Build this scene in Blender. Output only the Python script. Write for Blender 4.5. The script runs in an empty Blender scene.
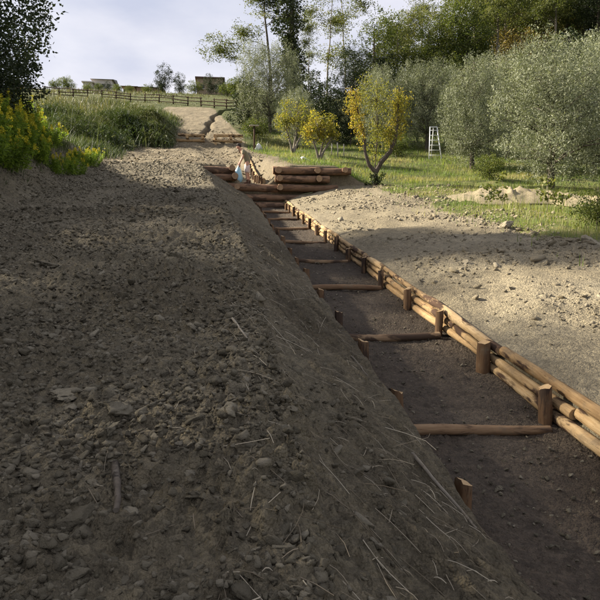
import bpy, math, random
import numpy as np
from mathutils import Vector, Matrix, Euler

random.seed(7)
rng = np.random.default_rng(7)
sc = bpy.context.scene
COL = sc.collection
PI = math.pi

# ------------------------------------------------------------------ camera, world, sun, exposure
YAW, PITCH = math.radians(7.1), math.radians(-4.0)
cam_d = bpy.data.cameras.new('camera'); cam = bpy.data.objects.new('camera', cam_d); COL.objects.link(cam)
cam.location = (0, 0, 0)
cam.rotation_euler = (PI/2 + PITCH, 0, -YAW)
cam_d.sensor_width = 36; cam_d.lens = 36*602/600
cam_d.clip_start = 0.05; cam_d.clip_end = 3000
sc.camera = cam

SUN_DIR = Vector((-0.90, 0.47, 0)).normalized()
SUN_EL = math.radians(31)
sun_vec = Vector((SUN_DIR.x*math.cos(SUN_EL), SUN_DIR.y*math.cos(SUN_EL), math.sin(SUN_EL)))
w = bpy.data.worlds.new('World'); sc.world = w; w.use_nodes = True
nt = w.node_tree; nt.nodes.clear()
def N(tree, t, **kw):
    n = tree.nodes.new(t)
    for k, v in kw.items(): setattr(n, k, v)
    return n
out = N(nt, 'ShaderNodeOutputWorld'); bg = N(nt, 'ShaderNodeBackground'); bg.inputs[1].default_value = 0.05
sky = N(nt, 'ShaderNodeTexSky', sky_type='NISHITA'); sky.sun_disc = False
sky.sun_elevation = SUN_EL; sky.sun_rotation = math.atan2(SUN_DIR.x, SUN_DIR.y)
sky.dust_density = 2.5
tc = N(nt, 'ShaderNodeTexCoord'); mp = N(nt, 'ShaderNodeMapping'); mp.inputs['Scale'].default_value = (1, 1, 2.6)
nz = N(nt, 'ShaderNodeTexNoise'); nz.inputs['Scale'].default_value = 2.1; nz.inputs['Detail'].default_value = 7; nz.inputs['Roughness'].default_value = .55
rmp = N(nt, 'ShaderNodeValToRGB'); rmp.color_ramp.elements[0].position = .30; rmp.color_ramp.elements[1].position = .62
rmp.color_ramp.elements[0].color = (.8, .8, .8, 1)
crmp = N(nt, 'ShaderNodeValToRGB')
crmp.color_ramp.elements[0].position = .38; crmp.color_ramp.elements[0].color = (3.75, 3.95, 4.85, 1)
crmp.color_ramp.elements[1].position = .60; crmp.color_ramp.elements[1].color = (5.6, 5.55, 6.0, 1)
nz2 = N(nt, 'ShaderNodeTexNoise'); nz2.inputs['Scale'].default_value = 2.6; nz2.inputs['Detail'].default_value = 6
mx = N(nt, 'ShaderNodeMixRGB')
L = nt.links.new
L(tc.outputs['Generated'], mp.inputs[0]); L(mp.outputs[0], nz.inputs[0]); L(mp.outputs[0], nz2.inputs[0])
L(nz.outputs[0], rmp.inputs[0]); L(rmp.outputs[0], mx.inputs[0]); L(nz2.outputs[0], crmp.inputs[0])
L(sky.outputs[0], mx.inputs[1]); L(crmp.outputs[0], mx.inputs[2]); L(mx.outputs[0], bg.inputs[0]); L(bg.outputs[0], out.inputs[0])

sd = bpy.data.lights.new('sun', 'SUN'); sun = bpy.data.objects.new('sun', sd); COL.objects.link(sun)
sd.energy = 5.0; sd.angle = math.radians(1.6); sd.color = (1, .90, .74)
sun.rotation_euler = (-sun_vec).to_track_quat('-Z', 'Y').to_euler()
sun.location = sun_vec*60

sc.render.engine = 'CYCLES'
sc.cycles.use_denoising = True
sc.cycles.max_bounces = 5; sc.cycles.diffuse_bounces = 3; sc.cycles.transmission_bounces = 3; sc.cycles.transparent_max_bounces = 4
sc.view_settings.view_transform = 'Standard'; sc.view_settings.look = 'None'
sc.view_settings.gamma = 1; sc.view_settings.use_curve_mapping = False
sc.view_settings.exposure = 1.75

# ------------------------------------------------------------------ numpy noise
def _h(ix, iy, s):
    n = (ix.astype(np.int64)*374761393 + iy.astype(np.int64)*668265263 + s*974634777) & 0xFFFFFFFF
    n = ((n ^ (n >> 13))*1274126177) & 0xFFFFFFFF
    n = ((n ^ (n >> 16))*2246822519) & 0xFFFFFFFF
    return ((n ^ (n >> 15)) & 0xFFFFFF)/float(0xFFFFFF)
def pn(x, y, s=0):
    x = np.asarray(x, float); y = np.asarray(y, float)
    ix = np.floor(x); iy = np.floor(y); fx = x-ix; fy = y-iy
    u = fx*fx*fx*(fx*(fx*6-15)+10); v = fy*fy*fy*(fy*(fy*6-15)+10)
    def g(dx, dy):
        a = _h(ix+dx, iy+dy, s)*2*PI
        return np.cos(a)*(fx-dx)+np.sin(a)*(fy-dy)
    a = g(0, 0)*(1-u)+g(1, 0)*u; b = g(0, 1)*(1-u)+g(1, 1)*u
    return (a*(1-v)+b*v)*1.4
def fbm(x, y, s=0, o=4, r=.5):
    t = 0; a = 1
    for i in range(o):
        t = t+a*pn(x*2**i, y*2**i, s+i*17); a *= r
    return t
def clods(x, y, s=0, dens=.8):
    """domes of random size on a jittered unit grid -> height 0..1"""
    ix = np.floor(x); iy = np.floor(y); r = np.zeros_like(x)
    for dx in (-1, 0, 1):
        for dy in (-1, 0, 1):
            cx = ix+dx; cy = iy+dy
            jx = cx+_h(cx, cy, s); jy = cy+_h(cx, cy, s+1)
            rad = .25+.5*_h(cx, cy, s+2)**2
            on = _h(cx, cy, s+3) < dens
            ang = _h(cx, cy, s+4)*PI; e = .6+.4*_h(cx, cy, s+5)
            ca, sa = np.cos(ang), np.sin(ang)
            ax = (x-jx)*ca+(y-jy)*sa; ay = (-(x-jx)*sa+(y-jy)*ca)/e
            dp = np.maximum.reduce([np.abs(ax), np.abs(ax*.5+ay*.87), np.abs(ax*.45-ay*.9), (ax*.8+ay*.6)*1.15])/rad
            tilt = (_h(cx, cy, s+6)-.5)*1.1*ax+(_h(cx, cy, s+7)-.5)*1.1*ay
            r = np.maximum(r, np.where(on & (dp < 1), np.clip(rad*np.minimum(1.9*(1-dp), .62+.25*(1-dp))+tilt*np.clip(3*(1-dp), 0, 1), 0, 2), 0))
    return r
def sst(a, b, x):
    t = np.clip((x-a)/(b-a), 0, 1); return t*t*(3-2*t)

# ------------------------------------------------------------------ terrain functions (metres; the channel runs along +y)
XL, XR = 1.08, 2.56            # backs of the left and right palisade
DAM_Y = 25.2
_py = np.array([-80, -20, 0, 8, 15, 20, 25, 33, 41.4, 43.4, 65, 90, 110, 140, 230.])
_pz = np.array([-12, -4.2, -1.04, .20, 1.60, 2.68, 3.75, 5.5, 7.35, 8.6, 15.8, 23.6, 28.2, 31, 33.])
_ry = np.array([-80, -20, 0, 9.6, 17.4, 26, 36, 45, 65, 110, 140, 230.])
_rz = np.array([-12, -4.6, -1.4, .20, 1.50, 3.2, 5.9, 8.7, 15.5, 26.6, 29, 31.])
def smooth_interp(y, a, b):
    y = np.asarray(y, float); d = 1.2
    return (np.interp(y-d, a, b)+np.interp(y, a, b)*2+np.interp(y+d, a, b))/4
def P(y): return smooth_interp(y, _py, _pz)
def R(y): return smooth_interp(y, _ry, _rz)
def zfloor(y): return .16*np.asarray(y, float)-1.94
def zpal(y): return .16*np.asarray(y, float)-1.66
RUN_Y = [43, 48, 53, 58, 61, 63]
RUN_X = [y_*math.tan(YAW+math.atan((p_-300)/602)) for y_, p_ in zip(RUN_Y, (206, 210, 214, 218, 225, 237))]
def mfoot(y): return -2.75-.085*np.clip(y, 0, 30)
def mound_z(x, y):
    foot = mfoot(y)+.30*pn(y*.3, y*0+3.3, 5)
    return 1.5*(1-.75*sst(19, 30, y))*(1-sst(30, 40, y))*sst(0, 1.6, foot-x)+np.clip(foot-1.6-x, 0, 60)*.04*(1-sst(28, 40, y))
def left_z(x, y):
    top = P(y)
    wdt = np.clip((top-zpal(y))/.67, .8, 2.4)
    xc = XL-wdt
    f = np.clip((x-xc)/wdt, -1, 1.3)
    fall = np.where(f > 0, np.clip(f, 0, 1), 0)
    sm = np.clip(fall-.045*np.exp(-(fall/.10)**2), 0, 1)**1.02
    z = top+(zpal(y)+.075+.05*pn(y*.9, y*0, 98)+.03*pn(y*4, x*3, 99)-.14*sst(.04, .12, x-XL)-top)*sm
    z = z+.03*np.exp(-((x-xc+.10)/.18)**2)
    z = z+mound_z(x, y)
    z = z+.05*pn(x*.5, y*.35, 9)
    return z
def right_z(x, y):
    g = R(y)+.035*(x-6.2)
    f = np.clip((x-XR)/(6.2-XR), 0, 1)
    z = zpal(y)+(g-zpal(y))*(f**.55*.8+.2*sst(0, 1, f))+.06*np.sin(f*PI)
    return z+.07*pn(x*.6, y*.45, 21)*sst(0, .6, x-XR)-.02+.03*pn(y*1.3, x*0, 22)
def upper_z(x, y):
    bw = sst(25, 36, y)
    k = sst(4.6-1.6*bw, 6.2+2.8*bw, x)
    z = P(y)*(1-k)+R(y)*k
    z = z+np.clip(x-6.2, 0, 60)*.035
    z = z+np.clip(-5-x, 0, 80)*.0*sst(40, 65, y)
    z = z+np.clip(x-13, 0, 120)*.26*sst(38, 58, y)
    # upper channel hollow behind the dam's notch
    cx = 1.28-2.15*sst(25, 41, y)
    z = z-(.85*(1-sst(26, 36, y))+.35*sst(25, 30, y)*(1-sst(38, 43, y)))*np.exp(-((x-cx)/1.0)**4)
    # eroded runnel above the far log steps
    gx = np.interp(y, RUN_Y, RUN_X)+.12*np.sin(y*1.1)
    z = z-.40*np.exp(-((x-gx)/.17)**2)*sst(42.5, 44.5, y)*(1-sst(62, 65, y))
    return z+mound_z(x, y)+.10*pn(x*.25, y*.25, 31)
def zt(x, y):
    x = np.asarray(x, float); y = np.asarray(y, float)
    near = np.where(x < (XL+XR)/2, left_z(np.minimum(x, XL+.09), y), right_z(np.maximum(x, XR), y))
    near = np.where((x > XL+.1) & (x < XR-.1), zfloor(y), near)
    s = sst(DAM_Y+.42, DAM_Y+.62, y)
    return near*(1-s)+upper_z(x, y)*s
def ground(x, y): return float(zt(np.array([x]), np.array([y]))[0])
def px_x(px, y):
    """lateral position of a picture column at the distance y along the channel"""
    return y*math.tan(YAW+math.atan((px-300)/602))
def col(px, y): x = px_x(px, y); return (x, y, ground(x, y))
def zat(py, x, y):
    """height at which a picture row meets the distance of (x, y)"""
    t = y*math.cos(YAW)+x*math.sin(YAW)
    return t*math.tan(PITCH+math.atan((300-py)/602))

# ------------------------------------------------------------------ mesh helpers
def mesh_np(name, v, f, mats, smooth=False, attrs=None, midx=None):
    v = np.ascontiguousarray(v, np.float32); f = np.ascontiguousarray(f, np.int32)
    me = bpy.data.meshes.new(name); k = f.shape[1]
    me.vertices.add(len(v)); me.vertices.foreach_set('co', v.ravel())
    me.loops.add(f.size); me.loops.foreach_set('vertex_index', f.ravel())
    me.polygons.add(len(f)); me.polygons.foreach_set('loop_start', np.arange(0, f.size, k, dtype=np.int32))
    if midx is not None: me.polygons.foreach_set('material_index', np.asarray(midx, np.int32))
    if smooth: me.polygons.foreach_set('use_smooth', np.ones(len(f), bool))
    for m in (mats if isinstance(mats, (list, tuple)) else [mats]): me.materials.append(m)
    for k2, a in (attrs or {}).items():
        at = me.attributes.new(k2, 'FLOAT', 'POINT'); at.data.foreach_set('value', np.ascontiguousarray(a, np.float32))
    me.update(calc_edges=True)
    return me
class MB:
    def __init__(s): s.v = []; s.f = []; s.m = []; s.sm = []
    def add(s, vs, fs, m=0, smooth=False):
        b = len(s.v); s.v += [tuple(p) for p in vs]; s.f += [tuple(i+b for i in q) for q in fs]
        s.m += [m]*len(fs); s.sm += [smooth]*len(fs)
    def box(s, c, d, rot=None, m=0, taper=1):
        vs = []
        for z in (-1, 1):
            k = taper if z > 0 else 1
            for x, y in ((-1, -1), (1, -1), (1, 1), (-1, 1)):
                p = Vector((x*d[0]/2*k, y*d[1]/2*k, z*d[2]/2))
                if rot: p = rot @ p
                vs.append(p+Vector(c))
        s.add(vs, [(3, 2, 1, 0), (4, 5, 6, 7), (0, 1, 5, 4), (1, 2, 6, 5), (2, 3, 7, 6), (3, 0, 4, 7)], m)
    def tube(s, pts, rad, n=8, m=0, cap=0, wob=0, smooth=True, squash=None):
        pts = [Vector(p) for p in pts]; rings = []
        prev = None; vs = []
        for i, p in enumerate(pts):
            d = (pts[min(i+1, len(pts)-1)]-pts[max(i-1, 0)]).normalized()
            if prev is None:
                a = Vector((0, 0, 1)) if abs(d.z) < .9 else Vector((1, 0, 0)); u = d.cross(a).normalized()
            else: u = (prev-d*prev.dot(d)).normalized()
            prev = u; q = d.cross(u); r = rad[i] if hasattr(rad, '__len__') else rad
            for k in range(n):
                t = 2*PI*k/n; rr = r*(1+wob*random.uniform(-1, 1))
                vs.append(p+u*math.cos(t)*rr+q*math.sin(t)*rr)
        fs = []
        for i in range(len(pts)-1):
            for k in range(n):
                k2 = (k+1) % n; fs.append((i*n+k, i*n+k2, (i+1)*n+k2, (i+1)*n+k))
        s.add(vs, fs, m, smooth)
        if cap is not None:
            b = len(s.v)-len(vs)
            s.f += [tuple(b+k for k in range(n-1, -1, -1)), tuple(b+(len(pts)-1)*n+k for k in range(n))]
            s.m += [cap, cap]; s.sm += [False, False]
    def mesh(s, name, mats):
        me = bpy.data.meshes.new(name); me.from_pydata(s.v, [], s.f)
        for m in (mats if isinstance(mats, (list, tuple)) else [mats]): me.materials.append(m)
        me.polygons.foreach_set('material_index', np.array(s.m, np.int32))
        me.polygons.foreach_set('use_smooth', np.array(s.sm, bool)); me.update()
        return me
def obj(name, me, parent=None, loc=(0, 0, 0), rot=(0, 0, 0), scale=(1, 1, 1)):
    o = bpy.data.objects.new(name, me); COL.objects.link(o)
    o.location = loc; o.rotation_euler = rot; o.scale = scale; o.parent = parent
    return o
def tag(o, label=None, cat=None, group=None, kind=None):
    if label: o['label'] = label
    if cat: o['category'] = cat
    if group: o['group'] = group
    if kind: o['kind'] = kind
    return o
def thing(name, label, cat, loc=(0, 0, 0), rz=0, group=None, scale=(1, 1, 1)):
    o = obj(name, None, None, loc, (0, 0, rz), scale); o.empty_display_size = .2
    return tag(o, label, cat, group)

# ------------------------------------------------------------------ materials
def new_mat(name, rough=.9):
    m = bpy.data.materials.new(name); m.use_nodes = True; t = m.node_tree
    b = t.nodes['Principled BSDF']; b.inputs['Roughness'].default_value = rough
    b.inputs['Specular IOR Level'].default_value = .2
    return m, t, b
def ramp(t, fac, stops):
    r = N(t, 'ShaderNodeValToRGB'); e = r.color_ramp.elements
    while len(e) < len(stops): e.new(.5)
    for i, (p, c) in enumerate(stops): e[i].position = p; e[i].color = (*c, 1)
    if fac is not None: t.links.new(fac, r.inputs[0])
    return r.outputs[0]
def noise(t, vec, scale, detail=5, rough=.6, dist=0):
    n = N(t, 'ShaderNodeTexNoise'); n.inputs['Scale'].default_value = scale; n.inputs['Detail'].default_value = detail
    n.inputs['Roughness'].default_value = rough; n.inputs['Distortion'].default_value = dist
    if vec is not None: t.links.new(vec, n.inputs[0])
    return n.outputs[0]
def mixc(t, f, a, b, mode='MIX'):
    n = N(t, 'ShaderNodeMixRGB', blend_type=mode)
    for i, s in enumerate((f, a, b)):
        if hasattr(s, 'is_linked') or hasattr(s, 'links'): t.links.new(s, n.inputs[i])
        else: n.inputs[i].default_value = s if i == 0 else (*s, 1)
    return n.outputs[0]
def mth(t, op, a, b=0.0):
    n = N(t, 'ShaderNodeMath', operation=op)
    for i, s in enumerate((a, b)):
        if hasattr(s, 'links'): t.links.new(s, n.inputs[i])
        else: n.inputs[i].default_value = s
    return n.outputs[0]
def attr(t, name):
    n = N(t, 'ShaderNodeAttribute'); n.attribute_name = name; return n.outputs['Fac']
def bump(t, b, h, strength, dist):
    n = N(t, 'ShaderNodeBump'); n.inputs['Strength'].default_value = strength; n.inputs['Distance'].default_value = dist
    t.links.new(h, n.inputs['Height']); t.links.new(n.outputs[0], b.inputs['Normal'])

def make_ground(name, soil, grass=None):
    m, t, b = new_mat(name, .95)
    g = N(t, 'ShaderNodeNewGeometry').outputs['Position']
    n1 = noise(t, g, .7, 6, .62); n2 = noise(t, g, 9, 6, .7); n3 = noise(t, g, 60, 4, .7)
    c = ramp(t, n1, [(.3, soil[0]), (.55, soil[1]), (.75, soil[2])])
    c2 = ramp(t, n2, [(.25, (.55, .55, .55)), (.5, (.97, .97, .97)), (.8, (1.45, 1.43, 1.38))])
    c = mixc(t, .8, c, c2, 'MULTIPLY')
    c3 = ramp(t, n3, [(.25, (.7, .7, .7)), (.6, (1.1, 1.1, 1.1)), (.8, (1.35, 1.33, 1.3))])
    c = mixc(t, .7, c, c3, 'MULTIPLY')
    vo = N(t, 'ShaderNodeTexVoronoi'); vo.inputs['Scale'].default_value = 38; t.links.new(g, vo.inputs['Vector'])
    vo2 = N(t, 'ShaderNodeTexVoronoi'); vo2.inputs['Scale'].default_value = 95; t.links.new(g, vo2.inputs['Vector'])
    sep = N(t, 'ShaderNodeSeparateColor'); t.links.new(vo.outputs['Color'], sep.inputs[0])
    c = mixc(t, .55, c, ramp(t, sep.outputs[0], [(.0, (.62, .62, .62)), (.6, (1, 1, 1)), (1, (1.4, 1.38, 1.33))]), 'MULTIPLY')
    wet_shade = attr(t, 'damp')
    c = mixc(t, wet_shade, c, mixc(t, 1.0, c, (.48, .45, .42), 'MULTIPLY'))  # darkens the soil for damp mottling and for painted shade
    if grass:
        gc = ramp(t, noise(t, g, 1.1, 6, .7), [(.3, grass[0]), (.5, grass[1]), (.7, grass[2])])
        gc = mixc(t, .7, gc, ramp(t, noise(t, g, 14, 4, .7), [(.3, (.5, .5, .5)), (.7, (1.4, 1.4, 1.3))]), 'MULTIPLY')
        fac = mth(t, 'ADD', attr(t, 'grass'), mth(t, 'MULTIPLY', mth(t, 'SUBTRACT', noise(t, g, 2.3, 6, .7), .5), 1.3))
        r = N(t, 'ShaderNodeMapRange'); r.inputs[1].default_value = .42; r.inputs[2].default_value = .58; t.links.new(fac, r.inputs[0])
        c = mixc(t, r.outputs[0], c, gc)
    t.links.new(c, b.inputs['Base Color'])
    hsum = mth(t, 'ADD', mth(t, 'MULTIPLY', n2, .6), mth(t, 'MULTIPLY', n3, .35))
    hsum = mth(t, 'ADD', hsum, mth(t, 'ADD', mth(t, 'MULTIPLY', vo.outputs['Distance'], -.35), mth(t, 'MULTIPLY', vo2.outputs['Distance'], -.25)))
    bump(t, b, hsum, 1.0, .07)
    return m
M = {}
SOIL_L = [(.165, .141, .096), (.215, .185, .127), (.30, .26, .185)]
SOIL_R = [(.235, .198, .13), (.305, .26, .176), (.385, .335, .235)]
GRASS = [(.085, .105, .03), (.14, .155, .05), (.23, .20, .09)]
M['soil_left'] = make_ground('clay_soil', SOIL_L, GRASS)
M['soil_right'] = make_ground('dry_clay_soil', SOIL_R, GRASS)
M['bed'] = make_ground('damp_bed_soil', [(.078, .061, .045), (.102, .080, .059), (.14, .112, .083)])
M['hill'] = make_ground('hill_ground', [(.20, .166, .108), (.265, .22, .145), (.33, .28, .19)], [(.05, .065, .02), (.085, .10, .03), (.15, .135, .06)])

def make_clod_mat(name, cols):
    m, t, b = new_mat(name, .95)
    g = N(t, 'ShaderNodeNewGeometry').outputs['Position']
    v = mth(t, 'ADD', mth(t, 'MULTIPLY', attr(t, 'var'), .65), mth(t, 'MULTIPLY', noise(t, g, 25, 4, .7), .35))
    t.links.new(ramp(t, v, [(.15, cols[0]), (.5, cols[1]), (.85, cols[2])]), b.inputs['Base Color'])
    bump(t, b, noise(t, g, 70, 5, .75), 1.0, .03)
    return m
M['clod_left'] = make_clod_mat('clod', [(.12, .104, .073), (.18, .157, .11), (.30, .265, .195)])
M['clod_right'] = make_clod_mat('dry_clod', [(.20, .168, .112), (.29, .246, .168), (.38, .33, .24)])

def make_wood(name, cols, bark, bark_amt, grain=26):
    m, t, b = new_mat(name, .75)
    o = N(t, 'ShaderNodeTexCoord').outputs['Object']; oi = N(t, 'ShaderNodeObjectInfo').outputs['Random']
    add = N(t, 'ShaderNodeVectorMath', operation='ADD'); t.links.new(o, add.inputs[0])
    cmb = N(t, 'ShaderNodeCombineXYZ')
    for i in range(3): t.links.new(mth(t, 'MULTIPLY', oi, 37.0+i*11), cmb.inputs[i])
    t.links.new(cmb.outputs[0], add.inputs[1])
    mpn = N(t, 'ShaderNodeMapping'); mpn.inputs['Scale'].default_value = (1, 1, .07); t.links.new(add.outputs[0], mpn.inputs[0])
    gr = noise(t, mpn.outputs[0], grain*1.6, 5, .65)
    bl = noise(t, add.outputs[0], 3.2, 5, .6, .5)
    v = mth(t, 'ADD', mth(t, 'MULTIPLY', gr, .55), mth(t, 'ADD', mth(t, 'MULTIPLY', bl, .3), mth(t, 'MULTIPLY', oi, .22)))
    c = ramp(t, v, [(.32, cols[0]), (.55, cols[1]), (.78, cols[2])])
    mp2 = N(t, 'ShaderNodeMapping'); mp2.inputs['Scale'].default_value = (1, 1, .3); t.links.new(add.outputs[0], mp2.inputs[0])
    bk = noise(t, mp2.outputs[0], 5.5, 5, .62, .3)
    r = N(t, 'ShaderNodeMapRange'); r.inputs[1].default_value = bark_amt; r.inputs[2].default_value = bark_amt+.06
    t.links.new(mth(t, 'ADD', bk, mth(t, 'MULTIPLY', mth(t, 'SUBTRACT', oi, .5), .12)), r.inputs[0])
    bc = mixc(t, gr, (bark[0]*.5, bark[1]*.5, bark[2]*.5), (bark[0]*1.4, bark[1]*1.4, bark[2]*1.4))
    cr = noise(t, mpn.outputs[0], grain*4.5, 3, .7)
    rc = N(t, 'ShaderNodeMapRange'); rc.inputs[1].default_value = .62; rc.inputs[2].default_value = .68; t.links.new(cr, rc.inputs[0])
    c = mixc(t, mth(t, 'MULTIPLY', rc.outputs[0], .75), c, (cols[0][0]*.45, cols[0][1]*.45, cols[0][2]*.45))
    md = noise(t, add.outputs[0], 7.0, 6, .7)
    rm = N(t, 'ShaderNodeMapRange'); rm.inputs[1].default_value = .54; rm.inputs[2].default_value = .66; t.links.new(md, rm.inputs[0])
    c = mixc(t, mth(t, 'MULTIPLY', rm.outputs[0], .55), c, (.15, .122, .085))
    b.inputs['Roughness'].default_value = .9; b.inputs['Specular IOR Level'].default_value = .1
    t.links.new(mixc(t, r.outputs[0], c, bc), b.inputs['Base Color'])
    bump(t, b, mth(t, 'ADD', mth(t, 'SUBTRACT', gr, mth(t, 'MULTIPLY', rc.outputs[0], .6)), mth(t, 'MULTIPLY', r.outputs[0], .5)), .6, .012)
    return m
M['log'] = make_wood('peeled_chestnut', [(.19, .115, .055), (.36, .245, .125), (.54, .41, .24)], (.07, .043, .029), .525)
M['post'] = make_wood('split_chestnut', [(.075, .045, .026), (.135, .082, .046), (.22, .145, .085)], (.05, .034, .025), .50)
M['sill'] = make_wood('sill_chestnut', [(.12, .072, .042), (.21, .135, .078), (.33, .235, .14)], (.07, .048, .034), .50)
M['damlog'] = make_wood('bark_log', [(.12, .07, .042), (.20, .12, .075), (.30, .19, .12)], (.10, .065, .045), .50, 14)
M['fence'] = make_wood('weathered_wood', [(.03, .019, .012), (.05, .031, .02), (.08, .05, .032)], (.06, .04, .03), .55)
M['trunk'] = make_wood('tree_bark', [(.05, .042, .034), (.09, .075, .06), (.15, .13, .105)], (.04, .033, .027), .56, 10)
M['palebark'] = make_wood('pale_bark', [(.13, .11, .085), (.20, .175, .14), (.30, .27, .22)], (.08, .065, .05), .6, 10)
def make_end(name, a, c):
    m, t, b = new_mat(name, .8)
    o = N(t, 'ShaderNodeTexCoord').outputs['Object']
    wv = N(t, 'ShaderNodeTexWave', wave_type='RINGS', rings_direction='Z'); wv.inputs['Scale'].default_value = 30; wv.inputs['Distortion'].default_value = 2
    t.links.new(o, wv.inputs[0])
    v = mth(t, 'ADD', mth(t, 'MULTIPLY', wv.outputs['Fac'], .4), mth(t, 'MULTIPLY', noise(t, o, 12, 4), .6))
    t.links.new(ramp(t, v, [(.3, a), (.7, c)]), b.inputs['Base Color'])
    return m
M['end'] = make_end('cut_end', (.24, .145, .07), (.46, .33, .18))
M['dark_end'] = make_end('weathered_end', (.20, .12, .07), (.36, .25, .15))

def make_leaf(name, stops, trans=.35, rough=.6, spec=.25):
    m, t, b = new_mat(name, rough); b.inputs['Specular IOR Level'].default_value = spec
    oi = N(t, 'ShaderNodeObjectInfo').outputs['Random']
    v = mth(t, 'ADD', attr(t, 'var'), mth(t, 'MULTIPLY', mth(t, 'SUBTRACT', oi, .5), .16))
    c = ramp(t, v, stops); t.links.new(c, b.inputs['Base Color'])
    tr = N(t, 'ShaderNodeBsdfTranslucent'); t.links.new(mixc(t, 1.0, c, (1.25, 1.3, .75), 'MULTIPLY'), tr.inputs[0])
    ms = N(t, 'ShaderNodeMixShader'); ms.inputs[0].default_value = trans
    t.links.new(b.outputs[0], ms.inputs[1]); t.links.new(tr.outputs[0], ms.inputs[2])
    t.links.new(ms.outputs[0], t.nodes['Material Output'].inputs[0])
    return m
M['lf_dark'] = make_leaf('dark_leaf', [(.1, (.012, .020, .008)), (.5, (.024, .036, .013)), (.9, (.045, .06, .022))], .2)
M['lf_olive'] = make_leaf('olive_leaf', [(.05, (.06, .07, .04)), (.45, (.15, .167, .10)), (.95, (.33, .345, .245))], .22, .62, .25)
M['lf_yellow'] = make_leaf('autumn_leaf', [(.05, (.09, .11, .025)), (.3, (.21, .20, .035)), (.6, (.31, .25, .045)), (.95, (.37, .225, .04))], .45)
M['lf_green'] = make_leaf('wood_leaf', [(.05, (.030, .046, .012)), (.5, (.072, .092, .020)), (.95, (.15, .16, .038))], .4)
M['lf_lime'] = make_leaf('acacia_leaf', [(.05, (.045, .06, .016)), (.5, (.095, .11, .03)), (.95, (.175, .17, .055))], .4)
M['lf_ivy'] = make_leaf('ivy_leaf', [(.05, (.012, .022, .008)), (.5, (.028, .042, .012)), (.95, (.075, .09, .025))], .2, .4, .4)
M['lf_russet'] = make_leaf('russet_leaf', [(.05, (.06, .045, .018)), (.5, (.13, .10, .03)), (.95, (.22, .17, .06))], .35)
M['grass'] = make_leaf('grass_blade', [(.05, (.07, .115, .02)), (.4, (.15, .21, .04)), (.7, (.25, .245, .08)), (.97, (.38, .32, .16))], .4)
M['grass_dark'] = make_leaf('bank_grass', [(.05, (.03, .05, .012)), (.5, (.06, .085, .02)), (.95, (.13, .13, .05))], .3)
M['reed'] = make_leaf('reed_blade', [(.05, (.028, .045, .016)), (.5, (.058, .08, .028)), (.95, (.15, .155, .075))], .25)
M['weed'] = make_leaf('weed_blade', [(.05, (.05, .06, .022)), (.5, (.10, .11, .045)), (.95, (.22, .19, .10))], .25)
M['golden_leaf'] = make_leaf('goldenrod_leaf', [(.05, (.07, .12, .015)), (.5, (.16, .235, .03)), (.95, (.28, .35, .055))], .5)
M['golden_flower'] = make_leaf('goldenrod_flower', [(.05, (.32, .30, .025)), (.5, (.48, .42, .03)), (.95, (.60, .52, .05))], .3)
M['straw'] = make_leaf('straw', [(.05, (.09, .072, .048)), (.5, (.22, .18, .125)), (.95, (.42, .37, .28))], .1)
M['rail'] = None

def plain(name, c, rough=.7, var=.25, scale=8):
    m, t, b = new_mat(name, rough)
    o = N(t, 'ShaderNodeTexCoord').outputs['Object']
    n = noise(t, o, scale, 5, .65)
    t.links.new(ramp(t, n, [(.25, tuple(k*(1-var) for k in c)), (.75, tuple(min(.95, k*(1+var)) for k in c))]), b.inputs['Base Color'])
    bump(t, b, noise(t, o, scale*6, 4, .6), .25, .01)
    return m

# ------------------------------------------------------------------ ground: banks, bed, hillside
def grass_mask(x, y):
    edge = 6.3+.5*pn(y*.35, y*0+1.7, 44)+.35*pn(y*1.3, y*0, 45)
    gr = sst(-.6, .7, x-edge)*.9
    foot = mfoot(y)
    gr = np.maximum(gr, sst(.7, 1.7, foot-x)*.85)
    far = sst(25.6, 26.4, y)*sst(2.3, 3.5, x+.12*np.clip(y-30, 0, 40))
    farl = sst(36, 41, y)*sst(-5.2, -6.4, x)
    up = sst(60, 66, y)
    return np.clip(np.maximum.reduce([gr, far, farl, up*.75]), 0, 1)

def strip(name, ys, xs_fn, ncol, zfn, mat, disp, damp, skirt=False):
    ny = len(ys); s = np.linspace(0, 1, ncol)
    Y = np.repeat(ys[:, None], ncol, 1); X = xs_fn(Y, np.repeat(s[None], ny, 0))
    Z = zfn(X, Y)+disp(X, Y)
    if skirt: X[:, 0] = X[:, 1]; Z[:, 0] = zfloor(Y[:, 0])-.15
    v = np.stack([X, Y, Z], -1).reshape(-1, 3)
    i = np.arange(ny*ncol).reshape(ny, ncol)
    f = np.stack([i[:-1, :-1], i[:-1, 1:], i[1:, 1:], i[1:, :-1]], -1).reshape(-1, 4)
    if xs_fn(ys[:1, None], np.array([[1.]]))[0, 0] < xs_fn(ys[:1, None], np.array([[0.]]))[0, 0]: f = f[:, ::-1]
    me = mesh_np(name, v, f, mat, True, {'damp': damp(X, Y).ravel(), 'grass': grass_mask(X, Y).ravel()})
    return tag(obj(name, me), kind='structure')

def geo(a, b, k, off=0.0):
    ys = [a]
    while ys[-1] < b: ys.append(ys[-1]+max(.014, k*(ys[-1]+off)))
    ys[-1] = b
    return np.array(ys)

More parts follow.
